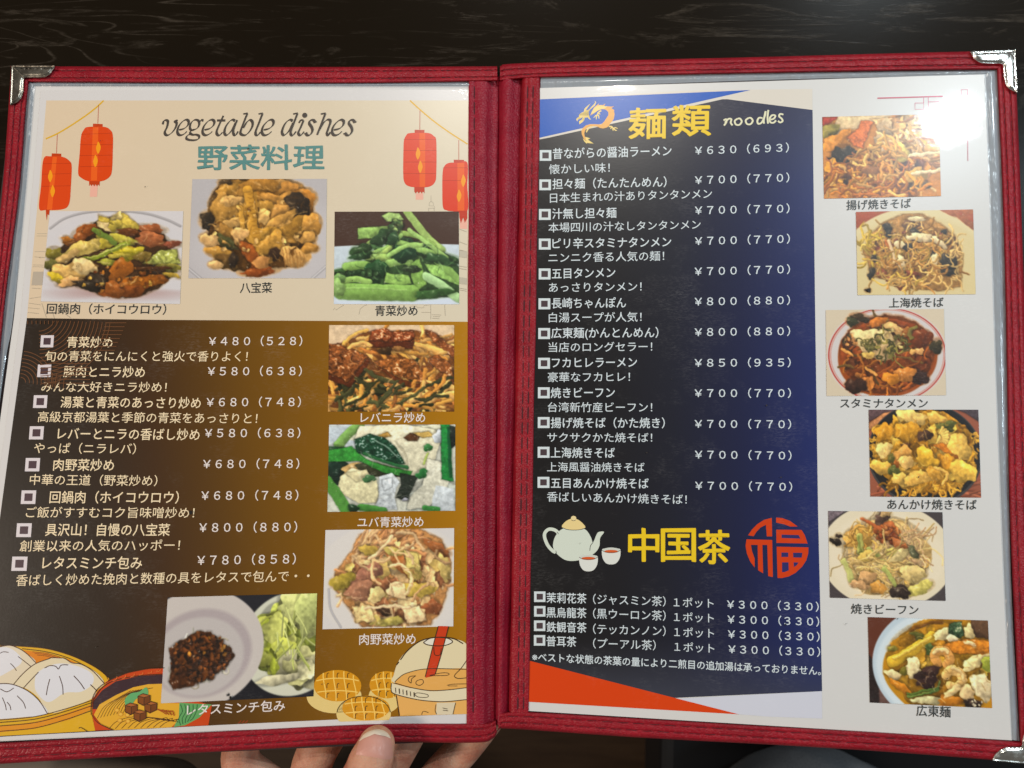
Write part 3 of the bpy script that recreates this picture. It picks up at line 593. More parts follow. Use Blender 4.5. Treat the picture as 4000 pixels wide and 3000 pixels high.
# ---- hand drawn lettering: "vegetable dishes" with a broad nib, "noodles" with a round pen
def hand(name,leaf,parent,ox,oy,ux,uy,vx,vy,glyphs,w,nib,col):
    a = Art(name,leaf,parent,H1+.0001)
    for g0,strokes in glyphs:
        for st in strokes:
            P = np.asarray(st[0],float).reshape(-1,2)+np.array([g0,0]); Q = np.c_[ox+P[:,0]*ux+P[:,1]*vx,oy+P[:,0]*uy+P[:,1]*vy]
            ww = w*(st[1] if len(st)>1 else 1)
            if len(Q)==1: a.ell(Q[0][0],Q[0][1],ww*.62,ww*.62,col)
            else: a.line(Q,ww,col,nib=nib if len(st)<3 else (nib[0],st[2]))
    return a.build()
# coordinates read straight from the enlarged heading (2212 wide crop of x 600..1420)
V_ = [(0,[((95,232,108,195,135,188,150,205,140,260,118,310,125,338,150,345,190,320,225,275,242,225,225,188),),((228,192,238,205),1.5)]),
 (0,[((268,290,320,275,360,240,368,200,345,182,305,200,265,250,250,305,262,338,290,345,325,330,350,305),)]),
 (0,[((430,285,395,290,382,262,395,215,430,185,468,190,480,225,465,265,430,287,395,300,385,322,410,340,450,340,478,355,470,385,430,398,375,395,345,380,355,350,395,330),.92),((478,215,500,188,525,190),1.1)]),
 (0,[((535,290,590,275,630,240,638,200,612,182,572,200,530,250,515,305,528,338,556,345,590,330,618,305),)]),
 (0,[((735,140,700,215,665,300,670,338,695,345,725,315),),((668,190,755,190),.8,.8)]),
 (0,[((858,195,830,182,795,205,760,255,745,310,758,342,785,335,825,290,862,215),),((880,185,850,260,838,310,848,342,868,340,890,305),)]),
 (0,[((945,122,990,112),.5,.9),((988,115,950,210,915,310,930,340,970,342,1010,305,1040,250,1040,205,1015,185,980,210,945,270),)]),
 (0,[((1105,122,1150,112),.5,.9),((1148,115,1110,215,1075,305,1078,340,1100,342,1125,312),)]),
 (0,[((1160,290,1215,275,1255,240,1262,200,1238,182,1198,200,1155,250,1140,305,1153,338,1181,345,1215,330,1243,305),)]),
 (0,[((1465,195,1438,182,1400,205,1368,255,1352,310,1365,342,1392,335,1432,290,1468,215),),((1470,122,1518,112),.5,.9),((1516,115,1478,215,1445,305,1450,342,1472,342,1500,305),)]),
 (0,[((1530,215,1550,188,1578,185),.6,.8),((1580,188,1550,260,1525,315,1535,342,1555,342,1585,308),),((1592,135),1.35)]),
 (0,[((1700,205,1680,185,1650,190,1640,222,1665,260,1672,300,1650,338,1620,345,1600,320),),((1700,203,1704,214),1.2),((1602,320,1606,332),1.2)]),
 (0,[((1762,122,1812,112),.5,.9),((1810,115,1770,220,1722,342),),((1745,290,1790,215,1830,182,1858,188,1860,215,1838,280,1825,325,1840,345,1862,312),)]),
 (0,[((1900,290,1955,275,1995,240,2002,200,1978,182,1938,200,1895,250,1880,305,1893,338,1921,345,1955,330,1983,305),)]),
 (0,[((2118,205,2098,185,2068,190,2058,222,2083,260,2090,300,2068,338,2038,345,2015,320),),((2118,203,2122,214),1.2),((2014,320,2018,332),1.2)])]
sc_ = .553/(2212/820.)
hand('title_lettering','L',SL,600*.553,400*.553,sc_,0,0,sc_,V_,6.4,(math.radians(-38),.20),(72,64,58))
Nn = [(0,[((1828,1040,1850,1030,1852,1055,1832,1085),),((1840,1060,1870,1028,1895,1030,1890,1060,1905,1083),)]),(0,[((1950,1025,1925,1045,1935,1075,1965,1078,1985,1050,1970,1025,1950,1025),)]),
 (0,[((2045,1018,2020,1040,2030,1070,2060,1073,2080,1045,2065,1020,2045,1018),)]),(0,[((2165,1020,2135,1018,2120,1045,2130,1070,2160,1055,2185,1000,2192,960),),((2190,965,2175,1040,2178,1068),)]),
 (0,[((2215,950,2208,1010,2212,1068),)]),(0,[((2228,1035,2262,1025,2275,1000,2250,995,2228,1020,2232,1055,2260,1060,2282,1040),)]),(0,[((2345,990,2318,985,2308,1005,2330,1025,2338,1045,2318,1058,2298,1045),)])]
hand('title_lettering','R',SR,1106,0,.25,0,0,.25,Nn,4.0,(0,.85),(216,212,180))

# ---- typeset text
LC=(236,214,176); LP=(226,214,208); DC=(44,46,46); RC=(205,214,218)
L_items = [
 ('item_name',0,1,580,1298,972,1302,96,'青菜炒め',LC),('item_price',0,1,1805,1290,2612,1288,88,'￥４８０（５２８）',LP),('item_description',0,1,390,1420,2140,1422,92,'旬の青菜をにんにくと強火で香りよく！',LC),
 ('item_name',0,1,550,1553,1252,1558,98,'豚肉とニラ炒め',LC),('item_price',0,1,1795,1550,2608,1548,88,'￥５８０（６３８）',LP),('item_description',0,2,358,25,1440,30,92,'みんな大好きニラ炒め！',LC),
 ('item_name',0,2,525,158,1735,166,100,'湯葉と青菜のあっさり炒め',LC),('item_price',0,2,1785,158,2600,156,90,'￥６８０（７４８）',LP),('item_description',0,2,328,285,2224,300,94,'高級京都湯葉と季節の青菜をあっさりと！',LC),
 ('item_name',0,2,500,430,1725,440,102,'レバーとニラの香ばし炒め',LC),('item_price',0,2,1770,425,2595,424,90,'￥５８０（６３８）',LP),('item_description',0,2,295,555,1175,562,94,'やっぱ（ニラレバ）',LC),
 ('item_name',0,2,462,700,985,703,104,'肉野菜炒め',LC),('item_price',0,2,1755,692,2586,690,90,'￥６８０（７４８）',LP),('item_description',0,2,258,828,1360,838,95,'中華の王道（野菜炒め）',LC),
 ('item_name',0,2,430,980,1545,982,106,'回鍋肉（ホイコウロウ）',LC),('item_price',0,2,1740,965,2578,962,92,'￥６８０（７４８）',LP),('item_description',0,2,225,1110,1680,1115,96,'ご飯がすすむコク旨味噌炒め！',LC),
 ('item_name',0,2,393,1262,1468,1262,108,'具沢山！自慢の八宝菜',LC),('item_price',0,2,1722,1242,2568,1236,94,'￥８００（８８０）',LP),('item_description',0,2,172,1402,1555,1394,98,'創業以来の人気のハッポー！',LC),
 ('item_name',0,2,368,1548,1228,1548,110,'レタスミンチ包み',LC),('item_price',0,2,1705,1525,2556,1512,96,'￥７８０（８５８）',LP),('item_description',0,3,140,40,2675,0,100,'香ばしく炒めた挽肉と数種の具をレタスで包んで・・',LC),
 ('dish_caption',0,1,2075,830,2349,828,92,'八宝菜',DC),('dish_caption',0,1,405,1010,1435,1016,92,'回鍋肉（ホイコウロウ）',DC),('dish_caption',1,1,1030,1028,1395,1028,90,'青菜炒め',DC),
 ('dish_caption',1,2,905,292,1462,292,90,'レバニラ炒め',LP),('dish_caption',1,2,878,1197,1447,1192,90,'ユバ青菜炒め',LP),('dish_caption',1,3,893,550,1380,545,96,'肉野菜炒め',LP),('dish_caption',0,3,1615,1162,2462,1120,98,'レタスミンチ包み',LP),
 ('heading',0,0,1705,1362,2797,1358,212,'野菜料理',(88,134,130))]
R_items = [
 ('item_name',2,0,352,1330,1378,1304,94,'昔ながらの醤油ラーメン'),('item_price',2,0,1580,1302,2392,1276,84,'￥６３０（６９３）'),('item_description',2,0,320,1465,845,1450,86,'懐かしい味！'),
 ('item_name',2,0,350,1592,1335,1572,92,'担々麺（たんたんめん）'),('item_price',2,0,1580,1558,2396,1535,84,'￥７００（７７０）'),('item_description',2,1,328,54,1728,15,86,'日本生まれの汁ありタンタンメン'),
 ('item_name',2,1,348,190,902,180,92,'汁無し担々麺'),('item_price',2,1,1580,160,2398,143,84,'￥７００（７７０）'),('item_description',2,1,315,310,1630,282,84,'本場四川の汁なしタンタンメン'),
 ('item_name',2,1,350,447,1375,432,92,'ピリ辛スタミナタンメン'),('item_price',2,1,1580,425,2401,405,84,'￥７００（７７０）'),('item_description',2,1,315,570,1315,553,86,'ニンニク香る人気の麺！'),
 ('item_name',2,1,345,707,892,697,92,'五目タンメン'),('item_price',2,1,1578,688,2402,668,84,'￥７００（７７０）'),('item_description',2,1,318,827,1120,818,86,'あっさりタンメン！'),
 ('item_name',2,1,343,963,985,958,92,'長崎ちゃんぽん'),('item_price',2,1,1578,948,2402,935,84,'￥８００（８８０）'),('item_description',2,1,318,1087,1120,1080,86,'白湯スープが人気！'),
 ('item_name',2,1,340,1220,1265,1215,92,'広東麺(かんとんめん）'),('item_price',2,1,1578,1212,2403,1203,84,'￥８００（８８０）'),('item_description',2,1,315,1343,1212,1337,86,'当店のロングセラー！'),
 ('item_name',2,1,345,1477,1080,1472,92,'フカヒレラーメン'),('item_price',2,1,1578,1477,2408,1474,84,'￥８５０（９３５）'),('item_description',2,1,310,1602,1020,1598,86,'豪華なフカヒレ！'),
 ('item_name',2,2,335,78,888,75,92,'焼きビーフン'),('item_price',2,2,1578,80,2410,80,84,'￥７００（７７０）'),('item_description',2,2,310,202,1212,203,86,'台湾新竹産ビーフン！'),
 ('item_name',2,2,335,337,1320,338,92,'揚げ焼そば（かた焼き）'),('item_price',2,2,1578,345,2412,349,84,'￥７００（７７０）'),('item_description',2,2,305,462,1212,465,84,'サクサクかた焼そば！'),
 ('item_name',2,2,335,595,888,597,92,'上海焼きそば'),('item_price',2,2,1580,610,2415,620,84,'￥７００（７７０）'),('item_description',2,2,303,718,1145,722,84,'上海風醤油焼きそば'),
 ('item_name',2,2,337,857,1180,862,92,'五目あんかけ焼そば'),('item_price',2,2,1582,878,2421,890,84,'￥７００（７７０）'),('item_description',2,2,303,975,1510,1000,86,'香ばしいあんかけ焼きそば！'),
 ('note',2,3,175,700,2668,822,78,'※ベストな状態の茶葉の量により二煎目の追加湯は承っておりません。')]
for k,(nm,kana) in enumerate((('茉莉花茶','（ジャスミン茶）'),('黒烏龍茶','（黒ウーロン茶）'),('鉄観音茶','（テッカンノン）'),('普耳茶','（プーアル茶）'))):
    y = (190,316,442,564)[k]; x1 = 643 if k<3 else 555
    R_items += [('item_name',2,3,299,y,x1,y+6,90,nm),('item_description',2,3,700,(200,325,458,583)[k],1328 if k<3 else 1242,(222,345,478,600)[k],88,kana),
      ('item_description',2,3,1397+k*2,(228,355,485,612)[k],1742+k*2,(238,366,497,628)[k],84,'１ポット'),('item_price',2,3,1858+k*4,(245,375,503,633)[k],2650+k*4,(268,397,527,658)[k],84,'￥３００（３３０）')]
R_items = [t+(RC,) for t in R_items]
YL = (226,190,30)
R_items += [('heading',2,0,1010,1068,1330,1062,262,'麺',YL),('heading',2,0,1385,1045,1715,1038,262,'類',YL),('heading',2,2,1008,1390,1268,1390,280,'中',YL),('heading',2,2,1292,1392,1585,1392,280,'国',YL),('heading',2,2,1612,1408,1880,1410,286,'茶',YL)]
for q in ((3,1,678,116,1235,98,86,'揚げ焼きそば'),(3,1,1047,960,1517,954,86,'上海焼そば'),(3,2,625,168,1380,168,86,'スタミナタンメン'),(3,2,1032,1042,1803,1046,90,'あんかけ焼きそば'),(3,3,718,285,1300,296,88,'焼きビーフン'),(3,3,1283,1164,1578,1178,96,'広東麺')):
    R_items.append(('dish_caption',)+q+((54,58,58),))
tmp = []
for leaf,par,items in (('L',SL,L_items),('R',SR,R_items)):
    for it in items:
        c = bpy.data.curves.new('t','FONT'); c.body = it[8]; c.resolution_u = 2; c.size = 1
        o = bpy.data.objects.new('t',c); COL.objects.link(o); tmp.append((o,leaf,par,it))
bpy.context.view_layer.update(); dg = bpy.context.evaluated_depsgraph_get()
for o,leaf,par,it in tmp:
    me = o.evaluated_get(dg).to_mesh(); n = len(me.vertices); v = np.empty(n*3); me.vertices.foreach_get('co',v); v = v.reshape(-1,3)
    F = [tuple(p.vertices) for p in me.polygons]; name,i,j,x0,y0,x1,y1,h,_,col = it
    A = T(i,j,x0,y0)[0]; B = T(i,j,x1,y1)[0]; u = (v[:,0]-v[:,0].min())/(v[:,0].max()-v[:,0].min()); z = (v[:,1]-.358)/.93*h/4.
    if name=='heading':
        z = (v[:,1]-(v[:,1].max()+v[:,1].min())/2)/(v[:,1].max()-v[:,1].min())*h/4.
        wob = .9; z = z+wob*np.sin(u*23+v[:,1]*5)*.6; u = u+.004*np.sin(v[:,1]*17+x0)
    d = B-A; up = np.array([0.,-1.]) if name in ('item_name','item_description','item_price') and leaf=='R' else np.array([.02 if leaf=='L' else 0,-1.])
    if leaf=='L' and i==0 and name!='heading': up = np.array([.10*(1-(x0/2600.)),-1.])
    P = A+u[:,None]*d+z[:,None]*up
    rb = (1.45 if leaf=='R' else 1.0) if name=='heading' else (.25 if name!='item_description' else .08)
    sh = [(math.cos(q)*rb*f_,math.sin(q)*rb*f_) for f_,m_ in (((1,10),(.5,6)) if name=='heading' else ((1,4),)) for q in np.arange(m_)*2*math.pi/m_+.4]
    VV_ = np.vstack([wp(P+np.array(q),leaf,H1+.00012+k*.000004) for k,q in enumerate(sh)]); FF_ = [tuple(i_+k*n for i_ in f) for k in range(len(sh)) for f in F]
    obj(name,VV_,FF_,PRINT,par,alb(col)); o.to_mesh_clear()
for o,_,_,_ in tmp: bpy.data.objects.remove(o)
# check boxes
def checkbox(leaf,par,i,j,x,y,wd,sk=0):
    a = Art('checkbox',leaf,par,H1+.00010); r = wd/2; s = r*.56; k = sk
    for rr,c in ((r,(214,204,206) if leaf=='L' else (203,212,214)),(s,(74,54,60) if leaf=='L' else (72,58,62)),):
        a.poly(T(i,j,x-rr+k*rr,y-rr*.93,x+rr+k*rr,y-rr*.93,x+rr-k*rr,y+rr*.93,x-rr-k*rr,y+rr*.93),c)
    a.build()
for q in ((0,1,407,1290,112),(0,1,382,1545,116),(0,2,348,152,118),(0,2,315,422,122),(0,2,281,697,124),(0,2,246,978,126),(0,2,207,1263,128),(0,2,168,1553,132)): checkbox('L',SL,*q,.07)
for q in ((2,0,290,1343,100),(2,0,287,1597,100),(2,1,284,194,102),(2,1,283,450,102),(2,1,282,708,102),(2,1,280,966,102),(2,1,278,1223,102),(2,1,277,1480,102),(2,2,275,76,102),(2,2,274,333,102),(2,2,273,590,102),(2,2,272,850,102),(2,3,240,179,98),(2,3,240,305,98),(2,3,239,430,98),(2,3,238,556,98)): checkbox('R',SR,*q,0)

# ------------------------------------------------------------------ printed photographs of the dishes (painted stroke by stroke)
def d0_(p,q): return np.sqrt(p*p+q*q)
class Pic:
    def __init__(s,W,H,bg,seed):
        s.W=W; s.H=H; s.A=np.empty((H,W,3)); s.A[:]=bg; s.r=np.random.RandomState(seed)
        s.Y,s.X=np.mgrid[0:H,0:W].astype(float)
    def noise(s,h,w,c):
        g=s.r.rand(max(2,int(h/c)+2),max(2,int(w/c)+2)); yi=np.linspace(0,g.shape[0]-1.001,h); xi=np.linspace(0,g.shape[1]-1.001,w)
        y0=yi.astype(int); x0=xi.astype(int); fy=(yi-y0)[:,None]; fx=(xi-x0)[None,:]; fy=fy*fy*(3-2*fy); fx=fx*fx*(3-2*fx)
        return (g[y0][:,x0]*(1-fy)+g[y0+1][:,x0]*fy)*(1-fx)+(g[y0][:,x0+1]*(1-fy)+g[y0+1][:,x0+1]*fy)*fx
    def box(s,x0,y0,x1,y1):
        a,b,c,d=max(0,int(x0)),max(0,int(y0)),min(s.W,int(x1)+1),min(s.H,int(y1)+1)
        return None if a>=c or b>=d else (slice(b,d),slice(a,c))
    def put(s,sl,m,col):
        s.A[sl]=s.A[sl]*(1-m[...,None])+col*m[...,None]
    def U(s,u,v): return u*s.W/100.,v*s.H/100.
    def e(s,u,v,ru,rv,rot,col,flat=0,soft=.8,rough=.22,gl=1.):
        """a rounded piece of food: lit from the upper left, uneven outline, wet highlights"""
        cx,cy=s.U(u,v); rx=ru*s.W/100.; ry=rv*s.H/100.; R=max(rx,ry)*1.35+2; R+=3; sl=s.box(cx-R,cy-R,cx+R,cy+R)
        if sl is None: return
        x=s.X[sl]-cx; y=s.Y[sl]-cy; a=math.radians(rot); p=(x*math.cos(a)+y*math.sin(a))/rx; q=(-x*math.sin(a)+y*math.cos(a))/ry
        th=np.arctan2(q,p); ph=s.r.rand(4)*6.28; out=1+rough*(np.sin(2*th+ph[0])*.5+np.sin(3*th+ph[1])*.45+np.sin(5*th+ph[2])*.35+np.sin(8*th+ph[3])*.2)
        d=np.sqrt(p*p+q*q)/out; m=np.clip((1-d)*min(rx,ry)/soft+.5,0,1); col=np.asarray(col,float)
        if flat: s.put(sl,m,col); return
        h,w_=x.shape; n=s.noise(h,w_,5); n2=s.noise(h,w_,2.2); mr=min(rx,ry)
        sh=np.clip((d0_(p,q+.10)-1)*mr*-1/3.2+1,0,1)*(.25 if mr>2 else .10); s.A[sl]*=(1-sh)[...,None]
        lit=.76+.36*np.clip((-p*.45-q*.80)*.8+.42,-.35,1)+(n-.5)*.26+(n2-.5)*.08
        gx=-.30+.2*s.r.randn(); gy=-.42+.15*s.r.randn(); a2=s.r.rand()*3.14; pp=(p-gx)*math.cos(a2)+(q-gy)*math.sin(a2); qq=-(p-gx)*math.sin(a2)+(q-gy)*math.cos(a2); gs=np.exp(-(pp/.34)**2-(qq/.11)**2)*(.25+.5*s.r.rand())*gl*(1 if mr>2 else .5)
        c=col[None,None,:]*lit[...,None]; hi=np.clip((n2*n-.56)*4,0,1)*gl*np.clip(1.1-d,0,1); c=c+(np.array([255,250,235])-c)*np.clip(hi*.5+gs*n*1.2,0,1)[...,None]*.8
        s.put(sl,m,np.clip(c,0,255))
        e2=s.box(cx-R,cy-R,cx+R,cy+R)
    def p(s,col,*pts,tex=.25,edge=.8):
        P=np.asarray(pts,float).reshape(-1,2)*[s.W/100.,s.H/100.]; sl=s.box(P[:,0].min()-1,P[:,1].min()-1,P[:,0].max()+1,P[:,1].max()+1)
        if sl is None: return
        x=s.X[sl]+.5; y=s.Y[sl]+.5; ins=np.zeros(x.shape,bool); dm=np.full(x.shape,1e9)
        for k in range(len(P)):
            a=P[k]; b=P[(k+1)%len(P)]
            if a[1]!=b[1]: ins^=((a[1]>y)!=(b[1]>y))&(x<(b[0]-a[0])*(y-a[1])/(b[1]-a[1])+a[0])
            d=b-a; t=np.clip(((x-a[0])*d[0]+(y-a[1])*d[1])/(d@d+1e-9),0,1); dm=np.minimum(dm,np.hypot(x-a[0]-t*d[0],y-a[1]-t*d[1]))
        m=np.clip(np.where(ins,dm,-dm)+.5,0,1); s.A[sl]*=(1-np.clip(np.where(ins,dm,-dm)/3.+1,0,1)*(.30 if tex>.1 else 0))[...,None]; h,w_=x.shape; n=s.noise(h,w_,6); n2=s.noise(h,w_,2.2)
        lit=1+tex*((n-.5)*1.1+(n2-.5)*.9); lit=lit*np.where(dm<1.3,edge,1.)*(1.10-.22*(y-y.min())/(y.max()-y.min()+1))
        c=np.asarray(col,float)[None,None,:]*lit[...,None]
        if tex>.4: hi=np.clip((n2*n-.45)*6,0,1); c=c+(255-c)*hi[...,None]*.7
        s.put(sl,m,np.clip(c,0,255))
    def l(s,w,col,*pts,taper=.5,shade=1,sh=1):
        P=np.asarray(pts,float).reshape(-1,2)*[s.W/100.,s.H/100.]
        if len(P)>2: P=interp(P,(len(P)-1)*6)
        wd=w*s.W/200.; sl=s.box(P[:,0].min()-wd-3,P[:,1].min()-wd-3,P[:,0].max()+wd+2,P[:,1].max()+wd+2)
        if sl is None: return
        x=s.X[sl]+.5; y=s.Y[sl]+.5; best=np.full(x.shape,1e9); side=np.zeros(x.shape); n=len(P)
        for k in range(n-1):
            a=P[k]; d=P[k+1]-a; L=math.hypot(*d)+1e-9; t=np.clip(((x-a[0])*d[0]+(y-a[1])*d[1])/(L*L),0,1); dx=x-a[0]-t*d[0]; dy=y-a[1]-t*d[1]
            q=np.hypot(dx,dy); m=q<best; best=np.where(m,q,best); side=np.where(m,-(dx*.5+dy*.85),side)
        m=np.clip(wd-best+.5,0,1); s.A[sl]*=(1-np.clip((wd+1.8-best)/1.8,0,1)*(.26 if shade and sh else 0))[...,None]; lit=1+shade*(.30*np.clip(side/(wd+.5),-1,1)); c=np.asarray(col,float)*lit[...,None]
        s.put(sl,m*.96,np.clip(c,0,255))
    def noodles(s,n,reg,w,pal,ln=12,curl=.5,ang=None,thin=1.):
        u,v,ru,rv=reg
        for _ in range(n):
            a=s.r.rand()*6.28; q=math.sqrt(s.r.rand()); x=u+ru*q*math.cos(a); y=v+rv*q*math.sin(a)
            th=s.r.rand()*6.28 if ang is None else math.radians(ang+s.r.randn()*28); pts=[x,y]; L=ln*(.5+s.r.rand()); bend=(s.r.rand()-.5)*2*curl
            for k in range(4): x+=math.cos(th)*L/4; y+=math.sin(th)*L/4*1.3; th+=bend+s.r.randn()*curl*.4; pts+= [x,y]
            c=np.array(pal[s.r.randint(len(pal))])*(.66+.42*s.r.rand()); s.l(w*1.1,c*.80,*[z+(.35 if i%2 else .2) for i,z in enumerate(pts)],shade=0); s.l(w*.82*(.75+.4*s.r.rand()),c*1.1,*pts,sh=0)
    def bits(s,n,reg,r0,r1,pal,gl=1.,asp=.6):
        u,v,ru,rv=reg
        for _ in range(n):
            a=s.r.rand()*6.28; q=math.sqrt(s.r.rand()); r=r0+(r1-r0)*s.r.rand(); c=np.array(pal[s.r.randint(len(pal))])*(.75+.45*s.r.rand())
            s.e(u+ru*q*math.cos(a),v+rv*q*math.sin(a),r,r*(asp+.5*s.r.rand())*s.W/s.H,s.r.rand()*180,np.clip(c,0,250),gl=gl,rough=.25)
    def fib(s,n,reg,pal,ln=7,w=.55,al=.5):
        """thin wet streaks and fibres"""
        u,v,ru,rv=reg
        for _ in range(n):
            a=s.r.rand()*6.28; q=math.sqrt(s.r.rand()); x=u+ru*q*math.cos(a); y=v+rv*q*math.sin(a); th=s.r.rand()*6.28; L=ln*(.4+s.r.rand()); b=(s.r.rand()-.5)*1.2; pts=[x,y]
            for k in range(3): x+=math.cos(th)*L/3; y+=math.sin(th)*L/3*1.3; th+=b; pts+=[x,y]
            keep=s.A.copy() if al<1 else None; s.l(w*(.6+s.r.rand()),pal[s.r.randint(len(pal))],*pts,shade=0)
            if al<1: s.A=keep*(1-al)+s.A*al
    def snap(s): s.base=s.A.copy()
    def soft(s,A,k):
        for _ in range(k):
            B=np.pad(A,((1,1),(1,1))+((0,0),)*(A.ndim-2),'edge'); A=A*.4+(B[:-2,1:-1]+B[2:,1:-1]+B[1:-1,:-2]+B[1:-1,2:])*.15
        return A
    def grain(s,k=4,warp=.40):
        """tear the outlines, mottle, soften like a printed snapshot"""
        H,W=s.H,s.W; m=np.ones((H,W))
        if hasattr(s,'base'): m=s.soft((np.abs(s.A-s.base).max(2)>14).astype(float),5)**1.5
        dx=((s.noise(H,W,11)-.5)*11+(s.noise(H,W,5)-.5)*6+(s.noise(H,W,2.6)-.5)*3)*m*warp; dy=((s.noise(H,W,11)-.5)*11+(s.noise(H,W,5)-.5)*6+(s.noise(H,W,2.6)-.5)*3)*m*warp
        y=np.clip(s.Y+dy,0,H-1.001); x=np.clip(s.X+dx,0,W-1.001); y0=y.astype(int); x0=x.astype(int); fy=(y-y0)[...,None]; fx=(x-x0)[...,None]; A=s.A
        A=(A[y0,x0]*(1-fx)+A[y0,x0+1]*fx)*(1-fy)+(A[y0+1,x0]*(1-fx)+A[y0+1,x0+1]*fx)*fy
        g=(s.noise(H,W,7)-.5)*.16+(s.noise(H,W,3)-.5)*.11+(s.noise(H,W,1.6)-.5)*.06; A=A*(1+g[...,None]*m[...,None])
        hi=np.clip((s.noise(H,W,3.2)*s.noise(H,W,2)-.66)*5,0,1)*m; A=A+(np.array([250,240,220])-A)*hi[...,None]*.45
        A=s.soft(A,1); s.A=np.clip(A+(s.r.rand(H,W,1)-.5)*k,0,255)
TINT={1:(176,128,60,.22),2:(184,126,52,.5),3:(128,164,84,.25),4:(186,112,50,.38),6:(216,156,96,.42),8:(210,138,60,.35),9:(190,140,78,.42),10:(166,92,36,.35),11:(222,158,50,.5),12:(222,180,112,.4),13:(204,148,58,.3)}
NP=[0]
def photo(leaf,par,quad,pic,label,tint=None):
    """quad: corner positions; the painting is laid on as one finely divided printed sheet"""
    NP[0]+=1; k_=NP[0]; H,W=pic.H,pic.W
    if k_ in TINT:
        t=np.array(TINT[k_][:3],float); q_=TINT[k_][3]; m=(pic.soft((np.abs(pic.A-pic.base).max(2)>14).astype(float),4) if hasattr(pic,'base') else np.ones((H,W)))[...,None]
        lum=pic.A@np.array([.35,.5,.15]); lt=float(t@np.array([.35,.5,.15])); T_=np.clip(t*(lum/lt)[...,None],0,250); pic.A=pic.A*(1-q_*m)+T_*q_*m
    pic.grain(warp=.16 if k_ in (3,5) else .34); q=np.asarray(quad,float)
    src=q; dst=np.array([[0,0],[1,0],[1,1],[0,1]],float); M=[]; B=[]
    for (u,v),(x,y) in zip(dst,src): M+=[[u,v,1,0,0,0,-u*x,-v*x],[0,0,0,u,v,1,-u*y,-v*y]]; B+=[x,y]
    h=np.linalg.solve(np.array(M),np.array(B)); u=(pic.X/(W-1)).ravel(); v=(pic.Y/(H-1)).ravel(); k=h[6]*u+h[7]*v+1
    P=np.c_[(h[0]*u+h[1]*v+h[2])/k,(h[3]*u+h[4]*v+h[5])/k]
    A=pic.A.reshape(-1,3)
    o=obj('dish_photo',wp(P,leaf,H1+.00015),grid(H-1,W-1),PRINT,par,np.clip(s2l(A)*KA,0,.90),label=label); return o
def quad(*q): return np.vstack([T(q[k],q[k+1],q[k+2],q[k+3]) for k in range(0,16,4)])
W_,H_ = 216,160
# 1 pork and cabbage on a white plate
P=Pic(W_,H_,(206,200,200),1)
P.e(50,60,62,58,0,(204,199,200),flat=1,rough=0,soft=6); P.l(1.2,(168,162,162),2,20,12,9,28,2,50,0,72,3,88,10,98,17); P.e(52,88,36,8,0,(178,150,146),flat=1,soft=14); P.snap()
P.p((66,42,24),6,50,15,36,30,22,40,8,58,6,68,20,86,26,94,48,98,62,90,76,84,84,72,92,58,95,44,92,30,84,14,84,4,70)
P.p((206,186,70),37,4,46,8,56,1,64,12,70,20,60,25,45,22,38,14); P.p((226,204,150),37,12,46,14,56,22,54,26,44,22,37,18); P.bits(10,(52,14,12,9),2,4.5,[(214,196,70),(196,168,90),(232,214,140)])
P.e(27,25,9,8,-35,(158,78,28)); P.e(32,20,6,5,-30,(150,72,24)); P.e(62,24,11,4,8,(104,52,20)); P.e(77,20,10,5,8,(158,80,44)); P.e(77,32,12,8,10,(168,90,54)); P.e(92,37,6,3.5,0,(152,72,54)); P.e(15,33,5,4,20,(176,100,24)); P.e(22,38,8,3,10,(120,66,20))
P.e(52,31,16,5,12,(178,176,60)); P.e(32,40,18,8,-18,(208,186,96)); P.e(44,36,6,6,0,(176,164,50)); P.e(61,46,12,8,0,(196,188,34)); P.e(16,52,10,5,-30,(212,176,110)); P.e(54,50,8,3,-10,(190,180,60))
P.l(4.6,(96,134,48),35,23,42,27,51,36); P.l(4.0,(136,168,40),29,55,42,50,52,42,61,35); P.l(1.2,(180,200,100),32,53,44,47,58,37)
P.e(6,48,6,7,0,(128,122,40)); P.e(5,60,5,6,20,(96,98,44)); P.e(22,66,15,11,-10,(224,180,104)); P.e(30,62,10,8,10,(232,206,150)); P.e(10,74,7,5,25,(206,184,30)); P.e(20,78,9,5,-15,(226,172,110))
P.p((158,176,84),72,58,84,44,96,42,99,58,84,58,tex=.5); P.e(91,62,10,4.5,10,(132,130,48)); P.e(93,70,6,2.5,10,(190,160,50)); P.e(47,57,7,3,5,(150,160,50)); P.e(72,50,6,6,0,(120,100,40)); P.e(78,63,14,3,0,(86,46,20))
P.e(40,80,10,9,20,(58,46,36)); P.e(32,82,10,4,10,(50,42,34)); P.e(56,66,8,14,12,(168,88,22)); P.e(70,79,18,8,-16,(172,88,16)); P.e(60,88,16,6,-4,(138,66,20)); P.e(52,85,8,7,20,(158,80,24)); P.bits(30,(54,75,30,14),.8,1.8,[(190,110,30),(110,50,16),(206,160,60)])
P.fib(40,(50,52,38,34),[(240,226,170),(90,50,24),(150,90,30)],6,.5)
photo('L',SL,quad(0,1,430,165, 0,1,1583,165, 0,1,1555,968, 0,1,352,945),P,'printed photo of twice-cooked pork with cabbage')
